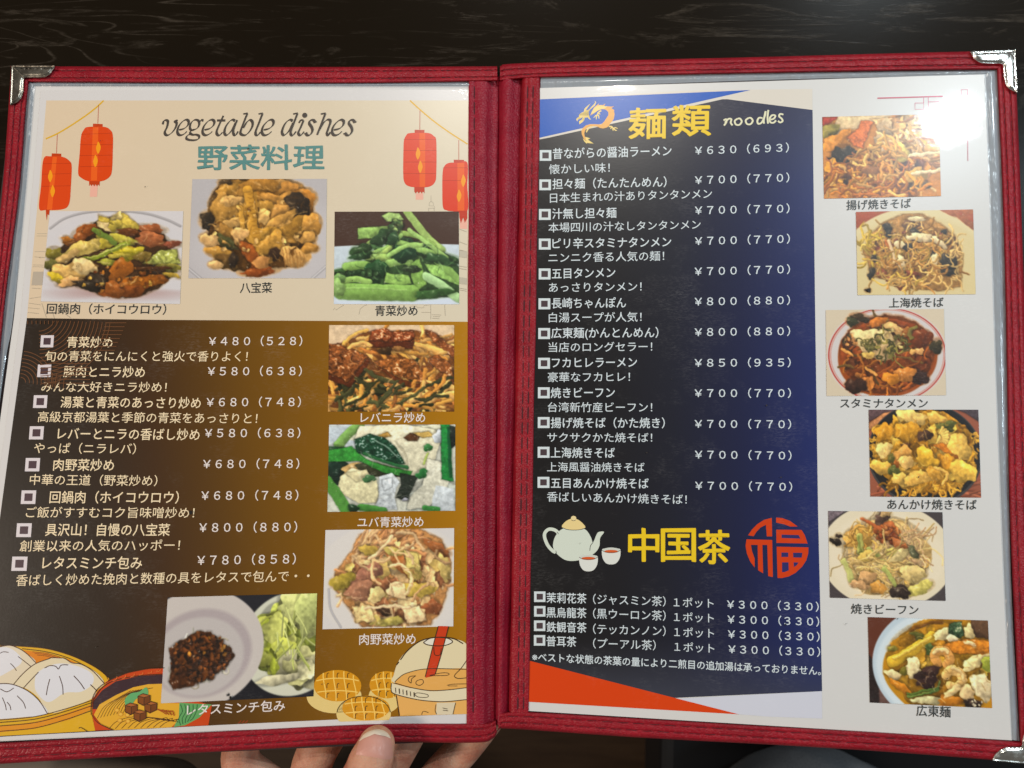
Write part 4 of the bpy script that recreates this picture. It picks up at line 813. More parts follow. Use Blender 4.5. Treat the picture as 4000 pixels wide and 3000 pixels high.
# 2 eight-treasure stir fry
P=Pic(W_,H_,(180,174,174),2); P.e(60,70,60,50,0,(190,184,184),flat=1,soft=30,rough=0); P.l(1,(205,200,200),0,90,10,101); P.l(1,(205,200,200),90,100,100,88); P.snap()
P.p((92,54,18),20,6,30,-2,50,1,66,-2,82,8,90,28,93,55,86,72,78,88,62,90,52,94,40,92,25,88,12,64,16,40,14,20)
P.bits(46,(50,38,34,38),5,10,[(186,124,40),(166,106,30),(200,146,66),(146,90,26),(180,134,74)])
P.p((186,136,60),20,6,34,0,44,6,42,18,30,22,20,16,tex=.16); P.p((176,124,50),20,20,34,20,42,30,38,44,24,46,18,34,tex=.16); P.p((196,148,76),24,24,32,22,36,32,28,38,tex=.12); P.p((190,150,96),56,2,68,0,82,6,86,14,72,14,58,12,tex=.16); P.p((180,132,56),56,44,74,40,86,50,78,64,64,66,54,58,tex=.14); P.e(27,10,10,5,-20,(186,140,56)); P.e(25,30,11,13,10,(190,146,70)); P.e(50,6,15,7,5,(172,118,44)); P.e(74,12,10,8,20,(184,124,54)); P.e(30,22,8,6,0,(210,180,130)); 
P.e(60,20,8,6,20,(204,146,70)); P.e(66,33,8,8,0,(212,156,84)); P.e(55,28,6,6,0,(196,150,60)); P.e(70,20,7,6,-20,(196,140,66)); P.e(84,20,8,10,30,(200,124,40)); P.e(53,38,5.5,7,0,(232,204,146),gl=.4)
P.e(79,26,8,14,-28,(48,42,42)); P.e(12,42,6,9,0,(44,42,44)); P.e(25,3,5,3,0,(70,60,50))
P.e(72,50,16,11,-20,(178,132,44)); P.e(66,42,12,6,-30,(206,160,84)); P.e(89,46,7,10,10,(204,148,66)); P.e(58,58,12,9,10,(188,146,50)); P.e(86,60,6,6,0,(206,160,90)); P.e(42,36,8,20,8,(160,118,40)); P.e(32,44,7,5,0,(206,176,120))
P.l(7,(200,150,44),42,12,45,35,47,55,51,72); P.l(4,(206,160,60),36,30,40,52,48,66)
for k in range(14): P.l(.8,(166,112,24),42+k*.5,16+k*4,46+k*.5,15+k*4,shade=0)
P.e(15,62,8,6,20,(222,196,160)); P.e(27,64,9,5,30,(56,82,50)); P.e(22,74,10,6,10,(190,144,60)); P.e(36,56,6,8,20,(222,190,150)); P.e(28,84,9,7,20,(96,70,34)); P.e(32,82,4,7,0,(48,40,40)); P.e(20,86,5,4,0,(210,190,160)); P.e(60,66,8,14,15,(196,150,60))
P.p((170,66,18),36,62,46,66,56,88,60,94,50,98,42,98,46,86,38,74); P.e(51,93,12,4,-5,(176,60,16)); P.e(53,84,6,6,-20,(206,140,90))
P.e(77,78,10,11,20,(220,178,118)); 
for k in range(7): P.l(.8,(160,110,60),68+k*2.6,68+k*1.4,70+k*2.2,88,shade=0)
P.e(62,76,5,6,0,(56,36,32)); P.e(88,70,6,5,0,(196,140,60)); P.bits(26,(50,50,34,38),.8,2,[(220,180,110),(120,70,20),(236,206,150)])
P.fib(60,(52,46,34,36),[(236,210,150),(110,66,22),(220,180,110),(90,54,22)],8,.5)
photo('L',SL,quad(0,0,1662,1548, 1,0,612,1545, 1,1,602,745, 0,1,1628,745),P,'printed photo of mixed seafood and vegetable stir fry with baby corn')
# 3 stir-fried greens
P=Pic(W_,H_,(70,48,38),3); P.p((186,196,202),0,38,30,36,70,35,100,36,100,100,0,100,tex=.06,edge=1); P.e(50,96,60,9,0,(206,214,226),flat=1,soft=6,rough=0); P.snap()
P.p((50,80,44),0,66,20,58,40,40,60,30,80,45,100,60,100,90,60,96,20,94,2,86)
P.p((152,188,98),19,18,43,16,45,24,36,29,19,30); P.p((172,196,118),38,5,44,1,52,2,56,9,50,12,42,11); P.l(6,(166,190,104),58,0,66,14,76,30,86,42); P.l(4,(150,180,88),45,30,56,24,68,28,80,38); P.l(5,(160,184,98),28,36,40,26,52,22)
P.bits(16,(50,16,6,8),1.5,3,[(60,88,50),(150,170,100)]); G3=[(34,62,36),(46,84,48),(26,50,30),(62,100,58)]
P.e(40,28,10,9,-20,(38,66,38)); P.e(22,42,9,7,-20,(44,72,40)); P.e(56,40,12,12,0,(28,66,42)); P.e(80,48,16,7,15,(42,76,42)); P.e(92,52,8,5,10,(48,84,44)); P.bits(20,(50,38,26,11),1.5,3.2,G3); P.l(5,(150,186,98),52,34,66,40,80,46); P.l(3.4,(164,198,112),60,20,74,34,90,50); P.l(3.4,(148,184,96),30,46,44,38,54,26)
P.l(4,(170,190,100),26,50,36,48,45,40); P.e(38,50,9,4,10,(160,186,96)); P.e(15,66,14,5,0,(50,86,46)); P.l(7,(138,178,86),10,60,24,58,34,64); P.l(6,(150,186,100),44,56,58,54,64,60); P.e(35,62,9,10,0,(34,76,42)); P.e(32,74,5,9,0,(30,60,34)); P.bits(14,(20,68,18,4),1.2,2.6,G3)
P.p((134,176,82),62,56,69,50,72,68,74,78,66,86,62,72); P.p((142,180,88),42,66,60,69,62,78,50,80,40,76); P.l(5,(158,194,100),6,77,16,73,28,76); P.e(4,72,5,5,0,(120,160,90)); P.l(13,(130,170,80),6,86,30,87,62,88); P.l(1.6,(150,188,100),10,83,30,83,58,85,sh=0)
P.p((144,186,94),72,56,88,60,100,74,100,80,78,68); P.l(7,(176,210,158),74,70,86,80,99,93); P.l(5,(140,180,90),82,54,92,64,100,74); P.e(80,88,15,5,-5,(52,92,44)); P.e(62,62,7,4,0,(44,60,40)); P.e(3,82,6,9,0,(146,180,104)); P.e(56,46,10,9,10,(30,68,44)); P.e(84,52,13,5,14,(44,80,46)); P.e(22,48,9,4,-12,(36,66,38)); P.e(47,30,5,7,20,(36,72,42)); P.l(3.4,(160,196,108),44,48,56,38,70,36)
P.fib(46,(55,50,36,26),[(120,170,100),(20,44,26),(170,206,140)],8,.5)
photo('L',SL,quad(1,1,680,170, 1,1,1752,168, 1,1,1755,970, 1,1,672,968),P,'printed photo of stir-fried leafy greens')
# 4 liver and chives
P=Pic(W_,H_,(206,202,200),4); P.p((110,60,22),0,24,14,20,30,8,60,6,80,8,100,20,100,100,0,100)
Y4=[(226,176,76),(214,150,60),(236,200,120),(196,120,50)]; P.noodles(60,(50,22,40,8),2.6,Y4,22,.3,20); P.noodles(90,(50,78,50,24),2.8,Y4,20,.35); P.noodles(34,(45,80,50,18),2.6,[(44,60,30),(60,80,44),(30,44,24)],20,.3)
P.p((142,74,32),0,22,12,24,32,36,16,66,0,56,tex=.75); P.p((104,40,14),0,56,16,66,32,38,33,44,18,72,0,62); P.p((142,58,26),34,8,44,4,50,8,67,7,68,20,50,20,32,18,tex=.75); P.p((96,36,16),31,18,50,20,68,20,67,28,48,30,33,26)
P.p((150,82,32),35,42,52,38,68,40,78,60,76,68,60,62,46,54,tex=.7); P.p((108,46,14),36,44,48,56,60,64,76,70,75,76,56,68,40,52); P.p((148,78,32),79,38,88,34,97,46,100,60,94,58,84,48,tex=.6); P.p((142,70,30),76,5,82,8,100,26,100,40,88,26,78,12,tex=.6)
P.l(3.4,(44,62,34),22,62,34,72,44,78); P.l(3,(60,84,50),30,52,38,60,52,66); P.l(3,(40,60,34),74,72,86,66,98,60); P.e(55,28,6,3,10,(150,110,60)); P.e(45,30,6,4,0,(60,44,24)); P.l(4,(236,200,110),70,22,84,28,92,32); P.l(3,(230,190,90),12,22,20,12,30,6); P.l(3,(236,200,120),16,26,28,20,34,24); P.noodles(30,(52,88,48,11),2.8,Y4,18,.3,-25); P.noodles(12,(50,86,46,10),2.4,[(44,60,30),(60,84,50)],20,.2,-20)
P.fib(40,(50,50,48,40),[(250,220,170),(70,34,14)],6,.5)
photo('L',SL,quad(1,1,632,1150, 1,1,1712,1150, 1,2,1712,238, 1,2,622,238),P,'printed photo of liver and chive stir fry')
# 5 tofu skin and greens
P=Pic(W_,H_,(200,200,184),5); P.e(10,12,24,16,0,(196,206,212),flat=1,soft=20); P.e(60,14,40,14,0,(214,212,184)); P.l(8,(116,158,78),8,24,16,10,24,2); P.e(85,85,24,20,0,(198,204,190),gl=.5)
CR=(226,218,186); WH=(204,210,212); P.p(CR,24,2,60,0,84,6,88,20,84,40,76,54,66,66,60,56,56,34,44,20,30,14,20,20,tex=.12,edge=.93); P.p((216,212,190),78,40,90,44,96,62,90,84,76,96,62,98,64,84,74,70,tex=.14,edge=.93); P.p(WH,84,70,98,74,100,100,80,100,tex=.1,edge=.95)
P.p((84,52,28),59,15,64,10,72,13,70,19,62,19); P.p((206,170,90),66,10,78,8,84,14,74,16,tex=.2); P.p((170,130,60),38,12,46,9,50,14,44,16,tex=.3); P.l(1,(190,180,150),52,20,60,34,62,50); P.e(94,14,8,12,0,(40,46,40)); P.e(6,52,9,16,0,(28,50,38)); P.e(5,30,8,6,0,(40,70,44)); P.e(86,14,4,8,0,(214,220,224),gl=.3)
P.p((34,132,58),88,-2,95,-2,98,66,89,64,tex=.2); P.l(2,(20,80,46),94,4,96,60); P.e(22,52,12,8,-10,(196,160,100)); P.e(40,52,18,8,10,(60,62,40)); P.p((54,138,52),-2,30,18,25,30,40,44,48,66,54,64,62,44,56,24,42,-2,43,tex=.25); P.p((26,66,44),20,18,32,10,44,16,54,28,60,46,48,46,34,38,22,32,tex=.5); P.l(1.2,(120,150,130),36,18,46,26,54,38); P.l(2.5,(40,100,54),28,34,46,44,62,50)
P.p((36,44,36),56,56,70,60,66,76,62,88,53,84,57,70,tex=.3); P.e(73,57,5,5,-20,(44,116,56)); P.e(78,27,3.5,4.5,0,(52,120,60)); P.l(1.6,(170,190,90),78,34,75,46)
P.p((228,218,172),10,60,18,50,30,54,38,64,40,80,38,90,24,90,12,80,8,70,tex=.14,edge=.9); P.p((218,206,160),14,56,30,52,34,62,22,66,tex=.15,edge=.93); P.p(WH,40,60,50,56,56,66,52,80,54,98,36,98,40,84,tex=.22,edge=.95); P.p((214,220,222),42,64,50,62,50,72,44,76,tex=.2,edge=.97); P.e(32,62,5,4.5,0,(70,120,70)); P.l(9,(78,142,54),-1,64,8,82,16,101); P.l(6,(62,122,48),26,95,44,99); P.l(4,(50,120,50),76,96,86,98); P.e(20,96,4,5,0,(30,56,34)); P.e(60,86,2.4,2,0,(150,150,160))
P.fib(30,(60,60,40,40),[(240,238,220),(190,186,164)],10,.35)
photo('L',SL,quad(1,2,632,352, 1,2,1722,350, 1,2,1722,1095, 1,2,617,1105),P,'printed photo of tofu skin with green stems')
# 6 pork and vegetable stir fry
P=Pic(W_,H_,(212,206,202),6); P.e(52,52,60,60,0,(216,209,202),flat=1,rough=0,soft=3); P.l(.8,(190,186,190),4,60,6,80,14,98); P.snap(); P.p((188,128,70),8,44,20,24,26,6,44,0,72,0,90,12,98,36,96,60,90,84,82,98,60,98,30,98,22,84,10,62)
N6=[(238,208,160),(224,160,108),(240,196,150),(212,140,90)]; P.noodles(70,(52,46,38,42),2.0,N6,16,.5); P.bits(60,(52,52,38,40),3,7,[(206,190,96),(234,216,166),(176,100,64),(228,180,120),(224,196,140)])
P.noodles(34,(42,18,22,14),1.8,N6,20,.3,-35); P.e(60,38,15,7,42,(192,98,36)); P.e(86,20,11,6,28,(180,92,40)); P.e(32,46,14,9,-30,(178,108,96)); P.e(28,62,12,10,-10,(172,112,94)); P.e(14,52,9,8,-20,(170,164,40)); P.e(54,23,9,5,10,(178,186,84)); P.e(34,21,8,5,0,(196,180,60)); P.e(68,40,7,13,-10,(202,198,90)); P.e(55,62,7,7,0,(236,226,186)); P.e(40,66,6,8,0,(226,226,154)); P.e(92,40,4,16,-15,(206,200,110)); P.e(72,62,12,8,0,(198,186,60)); P.e(83,80,7,8,0,(164,78,42)); P.e(70,88,8,9,20,(238,220,172)); P.e(30,84,8,9,0,(228,196,136)); P.e(46,82,6,4,30,(70,46,34)); P.e(52,93,9,5,0,(178,190,80)); P.e(40,92,6,4,0,(190,196,90))
P.p((230,222,160),22,78,36,76,40,92,26,94,tex=.3); P.p((236,222,178),52,58,62,56,64,72,54,70,tex=.2); P.p((200,206,110),60,20,72,26,74,44,64,40,tex=.3); P.p((238,222,182),60,80,74,78,80,94,64,96,tex=.25); P.noodles(12,(60,40,30,36),1.8,[(240,216,170),(232,190,140)],20,.5); P.l(2.6,(238,214,180),35,30,44,20,52,8); P.l(2,(240,220,190),32,80,50,78,66,80)
P.fib(60,(52,52,38,40),[(250,236,196),(150,90,50),(220,170,110)],8,.5)
photo('L',SL,quad(1,2,600,1262, 1,2,1712,1245, 1,3,1705,435, 1,3,575,460),P,'printed photo of pork and vegetable stir fry with bean sprouts')
# 7 minced meat and lettuce
P=Pic(250,160,(34,34,40),7); P.e(50,92,50,10,0,(26,26,32),flat=1,soft=6); P.e(82,90,12,4,5,(90,88,92),flat=1,soft=10)
P.e(84,48,34,50,-8,(206,205,184),flat=1,rough=0,soft=2); P.bits(14,(86,40,18,30),9,15,[(178,186,86),(196,200,104),(160,172,66),(206,208,130)],gl=.3); P.bits(16,(70,46,12,26),5,9,[(174,184,60),(188,192,84),(206,208,110)],gl=.4); P.bits(8,(86,72,12,10),6,10,[(196,190,146),(182,178,120)],gl=.2); P.e(76,82,14,5,-8,(206,198,160),gl=.2)
P.e(94,12,9,26,10,(206,212,130),gl=.3); P.noodles(22,(84,34,14,24),.8,[(206,210,130),(190,198,104)],14,.12,80)
P.e(22,50,43,57,-4,(196,187,180),flat=1,rough=0,soft=2); P.e(24,54,33,42,-4,(170,158,158),flat=1,rough=0,soft=6); P.e(23,57,29,37,-4,(186,178,174),flat=1,rough=0,soft=5); pass; P.snap(); P.noodles(120,(24,60,18,24),.8,[(222,214,190),(210,196,166),(232,226,206)],7,1.2)
P.p((84,44,18),3,48,12,40,22,33,30,34,34,42,44,50,46,58,42,68,34,74,22,84,8,88,4,80,6,62,tex=.5); P.bits(300,(24,58,19,22),.9,2.1,[(92,48,18),(126,66,24),(66,36,20),(146,80,30),(50,30,20)],gl=.6); P.bits(6,(28,54,14,16),1,1.6,[(186,120,36)])
P.e(43,94,1.0,1.8,0,(24,24,24),flat=1)
photo('L',SL,quad(0,3,1450,185, 1,3,528,150, 1,3,497,1040, 0,3,1390,1100),P,'printed photo of minced meat beside lettuce leaves on two white plates')
# 8 crispy noodles
P=Pic(W_,H_,(198,128,60),8); P.p((198,190,170),14,0,60,0,40,10,20,20,6,26,tex=.1); P.p((186,44,44),0,1,15,0,8,7,0,12); P.e(6,17,9,7,-20,(140,146,70)); P.e(14,30,14,12,-30,(222,140,46)); N8=[(232,160,50),(240,190,110),(206,110,40),(226,130,36),(176,96,60)]
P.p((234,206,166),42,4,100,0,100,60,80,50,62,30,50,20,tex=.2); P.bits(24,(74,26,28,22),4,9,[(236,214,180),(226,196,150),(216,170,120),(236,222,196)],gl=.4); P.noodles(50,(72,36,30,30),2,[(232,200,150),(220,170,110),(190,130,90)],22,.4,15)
P.bits(50,(44,74,48,30),3,7,[(150,84,50),(206,130,50),(110,60,50),(226,160,70)]); P.p((226,104,44),21,26,28,18,34,6,44,8,40,20,36,32,34,40,26,36,tex=.3); P.e(17,50,11,15,20,(46,42,40)); P.p((40,36,36),3,49,12,53,14,64,8,60); P.e(67,46,7,11,0,(206,206,110),gl=.4); P.e(10,66,9,14,0,(232,158,40))
P.noodles(110,(40,76,42,24),1.7,N8,15,.9); P.bits(16,(50,72,34,22),2,4,[(70,40,34),(110,60,40)]); P.noodles(30,(48,46,16,12),2.2,[(236,190,110),(226,160,80)],18,.7); P.e(40,66,7,6,0,(170,110,70)); P.e(78,74,10,9,0,(196,160,80)); P.e(82,86,8,5,0,(90,80,70)); P.l(3,(236,226,206),74,50,88,48,100,46); P.l(3,(236,226,206),76,72,90,70,100,68); P.noodles(50,(40,90,44,9),2.2,N8,14,.7,-30)
photo('R',SR,quad(3,0,470,1010, 3,0,1476,986, 3,1,1495,35, 3,1,485,57),P,'printed photo of crispy noodles with black fungus and carrot, under the lamp glare')
# 9 Shanghai noodles
P=Pic(W_,H_,(160,76,48),9); P.e(52,62,66,66,0,(216,198,150),flat=1,rough=0,soft=2); P.e(50,66,60,60,0,(212,192,140),flat=1,rough=0,soft=8); P.snap(); P.p((170,120,60),6,48,12,26,24,14,40,4,58,4,72,16,84,30,90,56,88,90,70,96,46,92,30,82,12,78)
N9=[(220,170,84),(206,140,56),(232,190,110),(186,120,50),(210,180,60)]; P.bits(70,(48,52,36,38),2.5,6,[(176,120,56),(120,80,60),(90,60,60),(206,160,70),(140,60,50)]); P.noodles(150,(47,54,33,34),1.2,N9,17,.9); P.noodles(20,(10,44,6,20),1.6,[(206,180,40),(214,190,80)],14,.9)
for q in ((27,20,4,5),(50,25,4,4),(44,44,8,5),(78,62,8,9),(78,74,7,4),(12,74,3,7),(28,27,3,5),(64,56,3,10),(75,26,3,3),(15,56,3,4)): P.e(*q,10,(50,52,56))
for q in ((55,32,12,5,10),(37,40,4,5,20),(38,62,3,9,0),(70,38,8,4,30),(66,60,2.5,10,10),(52,10,8,3,0)): P.e(*q,(222,218,190),gl=.4)
P.l(3,(214,100,40),26,36,30,46); P.l(2.6,(226,200,160),28,36,31,50,33,62); P.e(47,75,6,4,0,(150,60,40)); P.e(53,42,5,4,10,(190,120,40)); P.noodles(50,(48,66,31,24),1.1,N9,18,.9); P.noodles(16,(84,60,7,26),1.2,[(222,190,120)],12,.9); P.e(9,94,2.4,2.6,0,(50,40,36)); P.p((160,76,48),0,0,26,0,10,8,0,22,tex=.08,edge=1); P.p((168,84,58),70,-1,100,-1,100,26,88,12,tex=.08,edge=1)
photo('R',SR,quad(3,1,760,172, 3,1,1772,150, 3,1,1795,883, 3,1,775,890),P,'printed photo of brown fried noodles on a cream plate')
# 10 spicy soup noodles
P=Pic(W_,H_,(206,190,164),10); P.e(51,53,50.5,56,0,(206,198,192),flat=1,rough=0,soft=1.5)
for r,c in ((49.5,(176,56,42)),(48.3,(206,198,192)),(47.6,(198,120,104)),(47.0,(202,194,190))): P.e(51,53,r,r*1.11,0,c,flat=1,rough=0,soft=1)
P.e(51,54,42,47,0,(150,70,20),flat=1,rough=.02,soft=2); P.snap(); P.e(51,54,39,44,0,(138,62,22),gl=.3,rough=.03); P.bits(60,(51,54,34,38),2.5,6,[(150,66,22),(120,52,26),(184,96,30),(206,130,60),(96,50,30)],gl=.6); P.noodles(40,(50,55,34,38),1.6,[(206,120,40),(180,90,30),(96,80,40)],16,.6)
P.e(42,39,20,17,8,(214,216,176),gl=.2); P.e(57,22,8,6,30,(222,200,140),gl=.3); P.e(36,53,5,5,0,(206,196,110),gl=.3); P.bits(34,(50,36,18,14),1,2.2,[(110,130,70),(80,100,50),(190,200,140)]); P.noodles(34,(52,42,20,15),1.2,[(86,104,56),(120,140,70),(64,84,50)],10,1.2); P.noodles(10,(36,37,6,6),1.0,[(90,110,60)],9,1.4)
for q in ((28,10,8,5,(60,54,40)),(92,44,5,9,(50,56,40)),(24,88,9,9,(58,38,34)),(78,79,8,8,(52,34,34)),(22,14,5,5,(50,70,50))): P.e(q[0],q[1],q[2],q[3],10,q[4])
P.e(66,75,10,8,0,(214,140,60)); P.e(54,80,7,7,0,(216,140,34)); P.e(78,48,4,4,0,(222,190,130)); P.e(72,50,3,4,0,(216,180,110)); P.l(2.6,(226,170,90),34,68,42,76); P.l(2.6,(226,170,90),14,46,22,53); P.e(44,14,8,5,-20,(206,120,40)); P.e(80,34,9,10,0,(120,52,26)); P.bits(16,(20,36,5,8),1,2,[(214,160,100),(70,70,40)]); P.l(3,(104,120,60),72,34,70,26,76,22)
photo('R',SR,quad(3,1,500,1020, 3,1,1520,1010, 3,2,1540,97, 3,2,507,103),P,'printed photo of red soup noodles with a poached egg in a red-rimmed bowl')
# 11 noodles on an iron plate
P=Pic(W_,H_,(150,84,60),11); P.p((96,72,72),0,0,30,0,10,8,0,14); P.p((196,130,80),0,16,14,4,22,2,4,22,0,24); P.p((72,60,64),78,-1,100,-1,100,14,88,4); P.noodles(30,(50,94,60,8),2,[(170,96,66),(140,74,50)],40,.05,0)
P.e(50,51,52,59,0,(66,60,58),flat=1,rough=0,soft=1); P.e(50,50,50.5,57,0,(34,32,32),flat=1,rough=0,soft=1); P.snap(); P.p((206,140,34),4,48,8,30,18,18,28,4,48,0,68,2,80,12,92,26,96,50,94,72,84,86,66,94,44,94,24,86,8,72)
Y11=[(226,156,34),(236,190,90),(214,134,24),(240,214,140)]; P.noodles(50,(50,90,36,6),1.6,[(232,170,60),(206,130,30)],12,1.3); P.noodles(22,(6,44,4,18),1.6,[(226,166,60)],9,1.3); P.noodles(18,(94,44,4,20),1.6,[(226,166,60)],9,1.3)
P.bits(80,(50,46,40,40),4,9,Y11); P.e(40,8,13,8,10,(242,220,164),gl=.3); P.e(62,10,9,7,20,(238,196,110)); P.e(34,25,13,10,0,(228,158,36)); P.e(14,28,9,12,0,(222,146,30)); P.e(13,46,7,9,-20,(244,232,196),gl=.2); P.e(10,66,9,9,20,(238,194,100))
P.e(70,18,9,5,-10,(74,112,62)); P.e(72,23,5,3,0,(56,92,50)); P.e(51,30,7,7,-30,(72,44,50)); P.e(33,40,4,3,0,(96,50,40)); 
for k in range(11): a_=-1.2+k*.32; P.l(2.6,(238,206,140),64,32,64+9*math.cos(a_),32+9*math.sin(a_)*1.3)
P.p((222,104,24),58,40,72,38,80,48,88,58,84,60,74,52,64,46,tex=.25); P.l(3,(236,170,110),74,30,80,38,80,46); P.e(30,52,8,11,10,(228,160,100)); P.e(33,60,6,8,-20,(240,206,160)); P.e(24,62,3,5,0,(206,90,40)); P.e(22,70,5,6,10,(66,106,60)); P.e(20,56,3,6,0,(90,110,60)); P.e(52,56,12,10,30,(236,186,50)); P.e(84,70,12,12,40,(240,200,90)); P.e(82,42,9,16,-20,(238,206,120)); P.e(28,80,9,7,10,(242,210,130)); P.e(44,78,14,7,-15,(236,190,110)); P.e(60,72,8,9,0,(222,160,60)); P.l(3,(236,190,120),60,66,70,72,66,84)
P.fib(60,(50,48,38,38),[(250,230,160),(170,100,20),(236,170,60)],8,.5)
photo('R',SR,quad(3,2,870,222, 3,2,1817,222, 3,2,1842,982, 3,2,885,972),P,'printed photo of noodles in thick sauce on a black iron plate')
# 12 rice vermicelli
P=Pic(W_,H_,(70,62,62),12); P.p((110,96,100),0,0,16,0,0,14,tex=.3); P.e(50,50,58,60,0,(222,208,178),flat=1,rough=0,soft=1.5); P.e(50,52,50,52,0,(226,212,184),flat=1,rough=0,soft=10); P.snap()
V12=[(232,200,130),(222,180,100),(240,216,170),(226,190,150)]; P.e(50,52,38,42,0,(222,180,110),rough=.1); P.bits(36,(50,52,34,38),3,7,[(232,190,90),(226,166,60),(236,206,130),(216,170,130)]); P.noodles(170,(50,54,33,36),.8,V12,18,1.0); P.noodles(50,(62,28,20,16),.8,[(230,190,140),(216,160,120)],18,.9)
P.e(26,30,14,12,-20,(226,160,60)); P.noodles(30,(28,32,11,11),1.0,[(236,180,70),(214,140,40)],12,.8); P.e(50,22,11,10,20,(206,84,30)); P.bits(34,(52,26,12,11),1.2,3,[(214,80,24),(226,110,40),(190,60,20)]); P.l(3,(210,84,36),30,9,38,14,46,20); P.e(62,38,7,6,30,(208,96,44)); P.e(47,7,6.5,7,-20,(96,64,60)); P.e(50,3,5,3,0,(190,150,100)); P.e(6,36,5,4,30,(44,36,36)); P.e(9,29,3,3,0,(60,44,40))
P.l(5,(176,196,92),28,30,29,38,28,46); P.l(1.6,(120,150,60),27,30,28,46); P.l(5,(150,178,84),36,44,46,56,54,68); P.l(5,(176,198,110),13,58,17,68,19,80); P.e(60,50,9,8,-20,(232,216,150)); P.e(34,52,9,7,0,(232,196,80)); P.e(74,46,3,8,-40,(84,96,70)); P.e(54,46,5,5,0,(196,196,80)); P.noodles(50,(34,60,17,11),1.0,[(236,200,120),(226,180,100)],22,.4,10)
P.e(32,78,9,9,-20,(226,166,110)); P.e(26,84,8,6,10,(216,158,110)); P.e(42,86,6,8,30,(232,150,50)); P.e(78,86,12,7,-20,(206,206,90)); P.e(72,70,12,9,0,(230,206,130)); P.l(4,(160,190,90),48,66,54,76,57,84); P.e(61,91,9.5,7.5,10,(58,44,44)); P.l(1,(110,90,84),55,88,62,86,68,90)
photo('R',SR,quad(3,2,520,1097, 3,2,1507,1108, 3,3,1535,215, 3,3,535,187),P,'printed photo of fried rice vermicelli on a cream plate')
# 13 Cantonese soup noodles
P=Pic(W_,H_,(96,50,34),13); P.p((44,34,32),0,44,8,60,20,100,0,100); P.p((108,78,70),8,82,20,92,26,100,8,100,tex=.1); P.e(74,54,71,76,0,(186,200,208),flat=1,rough=0,soft=1.5); P.e(74,56,68,70,0,(206,216,220),flat=1,rough=0,soft=5); P.e(78,58,66,63,0,(190,130,24),flat=1,rough=.02,soft=2); P.snap()
P.p((96,66,54),86,-1,101,-1,101,22,86,20,tex=.1); P.e(60,50,44,44,0,(176,120,24),gl=.3); P.bits(40,(62,52,40,44),3,8,[(196,140,24),(170,110,20),(214,170,60),(206,150,40)]); P.l(3,(120,70,16),36,14,50,6,62,4)
P.e(34,26,9,6,-20,(150,100,20)); P.l(9,(222,180,44),20,52,32,42,44,30,54,20); P.l(3,(240,210,90),22,48,36,36,52,22); P.e(52,36,5,7,0,(60,96,50)); P.e(41,20,5,4,20,(90,100,40)); P.e(20,36,4,3,0,(130,130,50)); P.e(63,17,9,6,-20,(232,226,190),gl=.4); P.p((50,96,70),68,6,78,2,80,20,72,22,67,16,tex=.6); P.e(84,14,4,10,0,(232,222,180),gl=.3); P.e(70,22,6,3.5,0,(238,234,222),gl=.2)
P.p((220,122,28),62,30,74,24,90,22,101,24,101,40,80,40,66,38,tex=.3); P.e(84,27,5,2.5,20,(244,220,190),gl=.2); P.e(88,48,12,7,-35,(236,226,180),gl=.3); P.e(98,50,5,8,0,(150,180,60)); P.e(92,76,8,16,-10,(232,226,206),gl=.2); P.e(37,58,7,12,-10,(236,228,200),gl=.2); P.e(20,66,7,5,10,(238,224,190),gl=.3); P.e(26,80,10,5,35,(220,128,26)); P.e(29,62,3,6,0,(120,120,40))
for cx,cy,cr,a0,sc in ((61,45,6.4,2.4,(230,158,88)),(70,68,7.2,3.4,(238,192,128))):
    A_=[(cx+cr*math.cos(a0+q),cy+cr*1.3*math.sin(a0+q)) for q in np.linspace(0,4.9,9)]; P.l(7.6,sc,*np.array(A_).ravel())
    for q in A_[1:]: P.l(.8,tuple(z*.82 for z in sc),cx+(q[0]-cx)*.55,cy+(q[1]-cy)*.55,cx+(q[0]-cx)*1.5,cy+(q[1]-cy)*1.5,shade=0)
    P.l(2.4,(246,214,170),*np.array([(cx+(x-cx)*1.16,cy+(y-cy)*1.16) for x,y in A_[2:6]]).ravel())
P.e(47,70,10,10,-10,(62,40,46)); P.e(52,60,7,5,-20,(70,44,48)); P.e(42,66,4,4,0,(54,36,40)); P.l(2.2,(70,120,50),32,88,44,84,56,80); P.l(2.2,(96,146,70),32,91,46,87,56,82); P.l(1.4,(60,110,60),50,86,56,80,58,72); P.e(48,94,12,5,-5,(206,212,180),gl=.2); P.e(66,93,11,6,0,(214,122,24)); P.e(80,84,6,9,0,(232,206,170),gl=.3); P.e(68,82,9,4,-35,(236,214,170)); P.e(84,95,8,5,0,(56,40,42)); P.bits(12,(84,94,8,4),.8,1.4,[(230,230,230),(40,30,30)])
P.fib(40,(62,54,36,38),[(250,236,190),(130,80,16)],7,.5)
photo('R',SR,quad(3,3,862,355, 3,3,1900,385, 3,3,1937,1142, 3,3,880,1093),P,'printed photo of soup noodles with shrimp and black fungus')
# small specks of grime on the film
for leaf,par,n in (('L',SL,14),('R',SR,16)):
    a = Art('grime_speck',leaf,par,H1+.0006)
    for _ in range(n):
        x = rnd.uniform(70,980) if leaf=='L' else rnd.uniform(1190,2080); y = rnd.uniform(240,1500); r = rnd.uniform(.7,1.6); a.ell(x,y,r,r*rnd.uniform(.5,1.4),(60,54,48),rnd.uniform(0,180))
    for x,y,r in (((412,1107,3.2),(498,1507,2.6)) if leaf=='L' else ((1876,627,2.6),(1697,1349,1.6))): a.ell(x,y,r,r*1.3,(28,26,26))
    o = a.build(); o['kind'] = 'stuff'
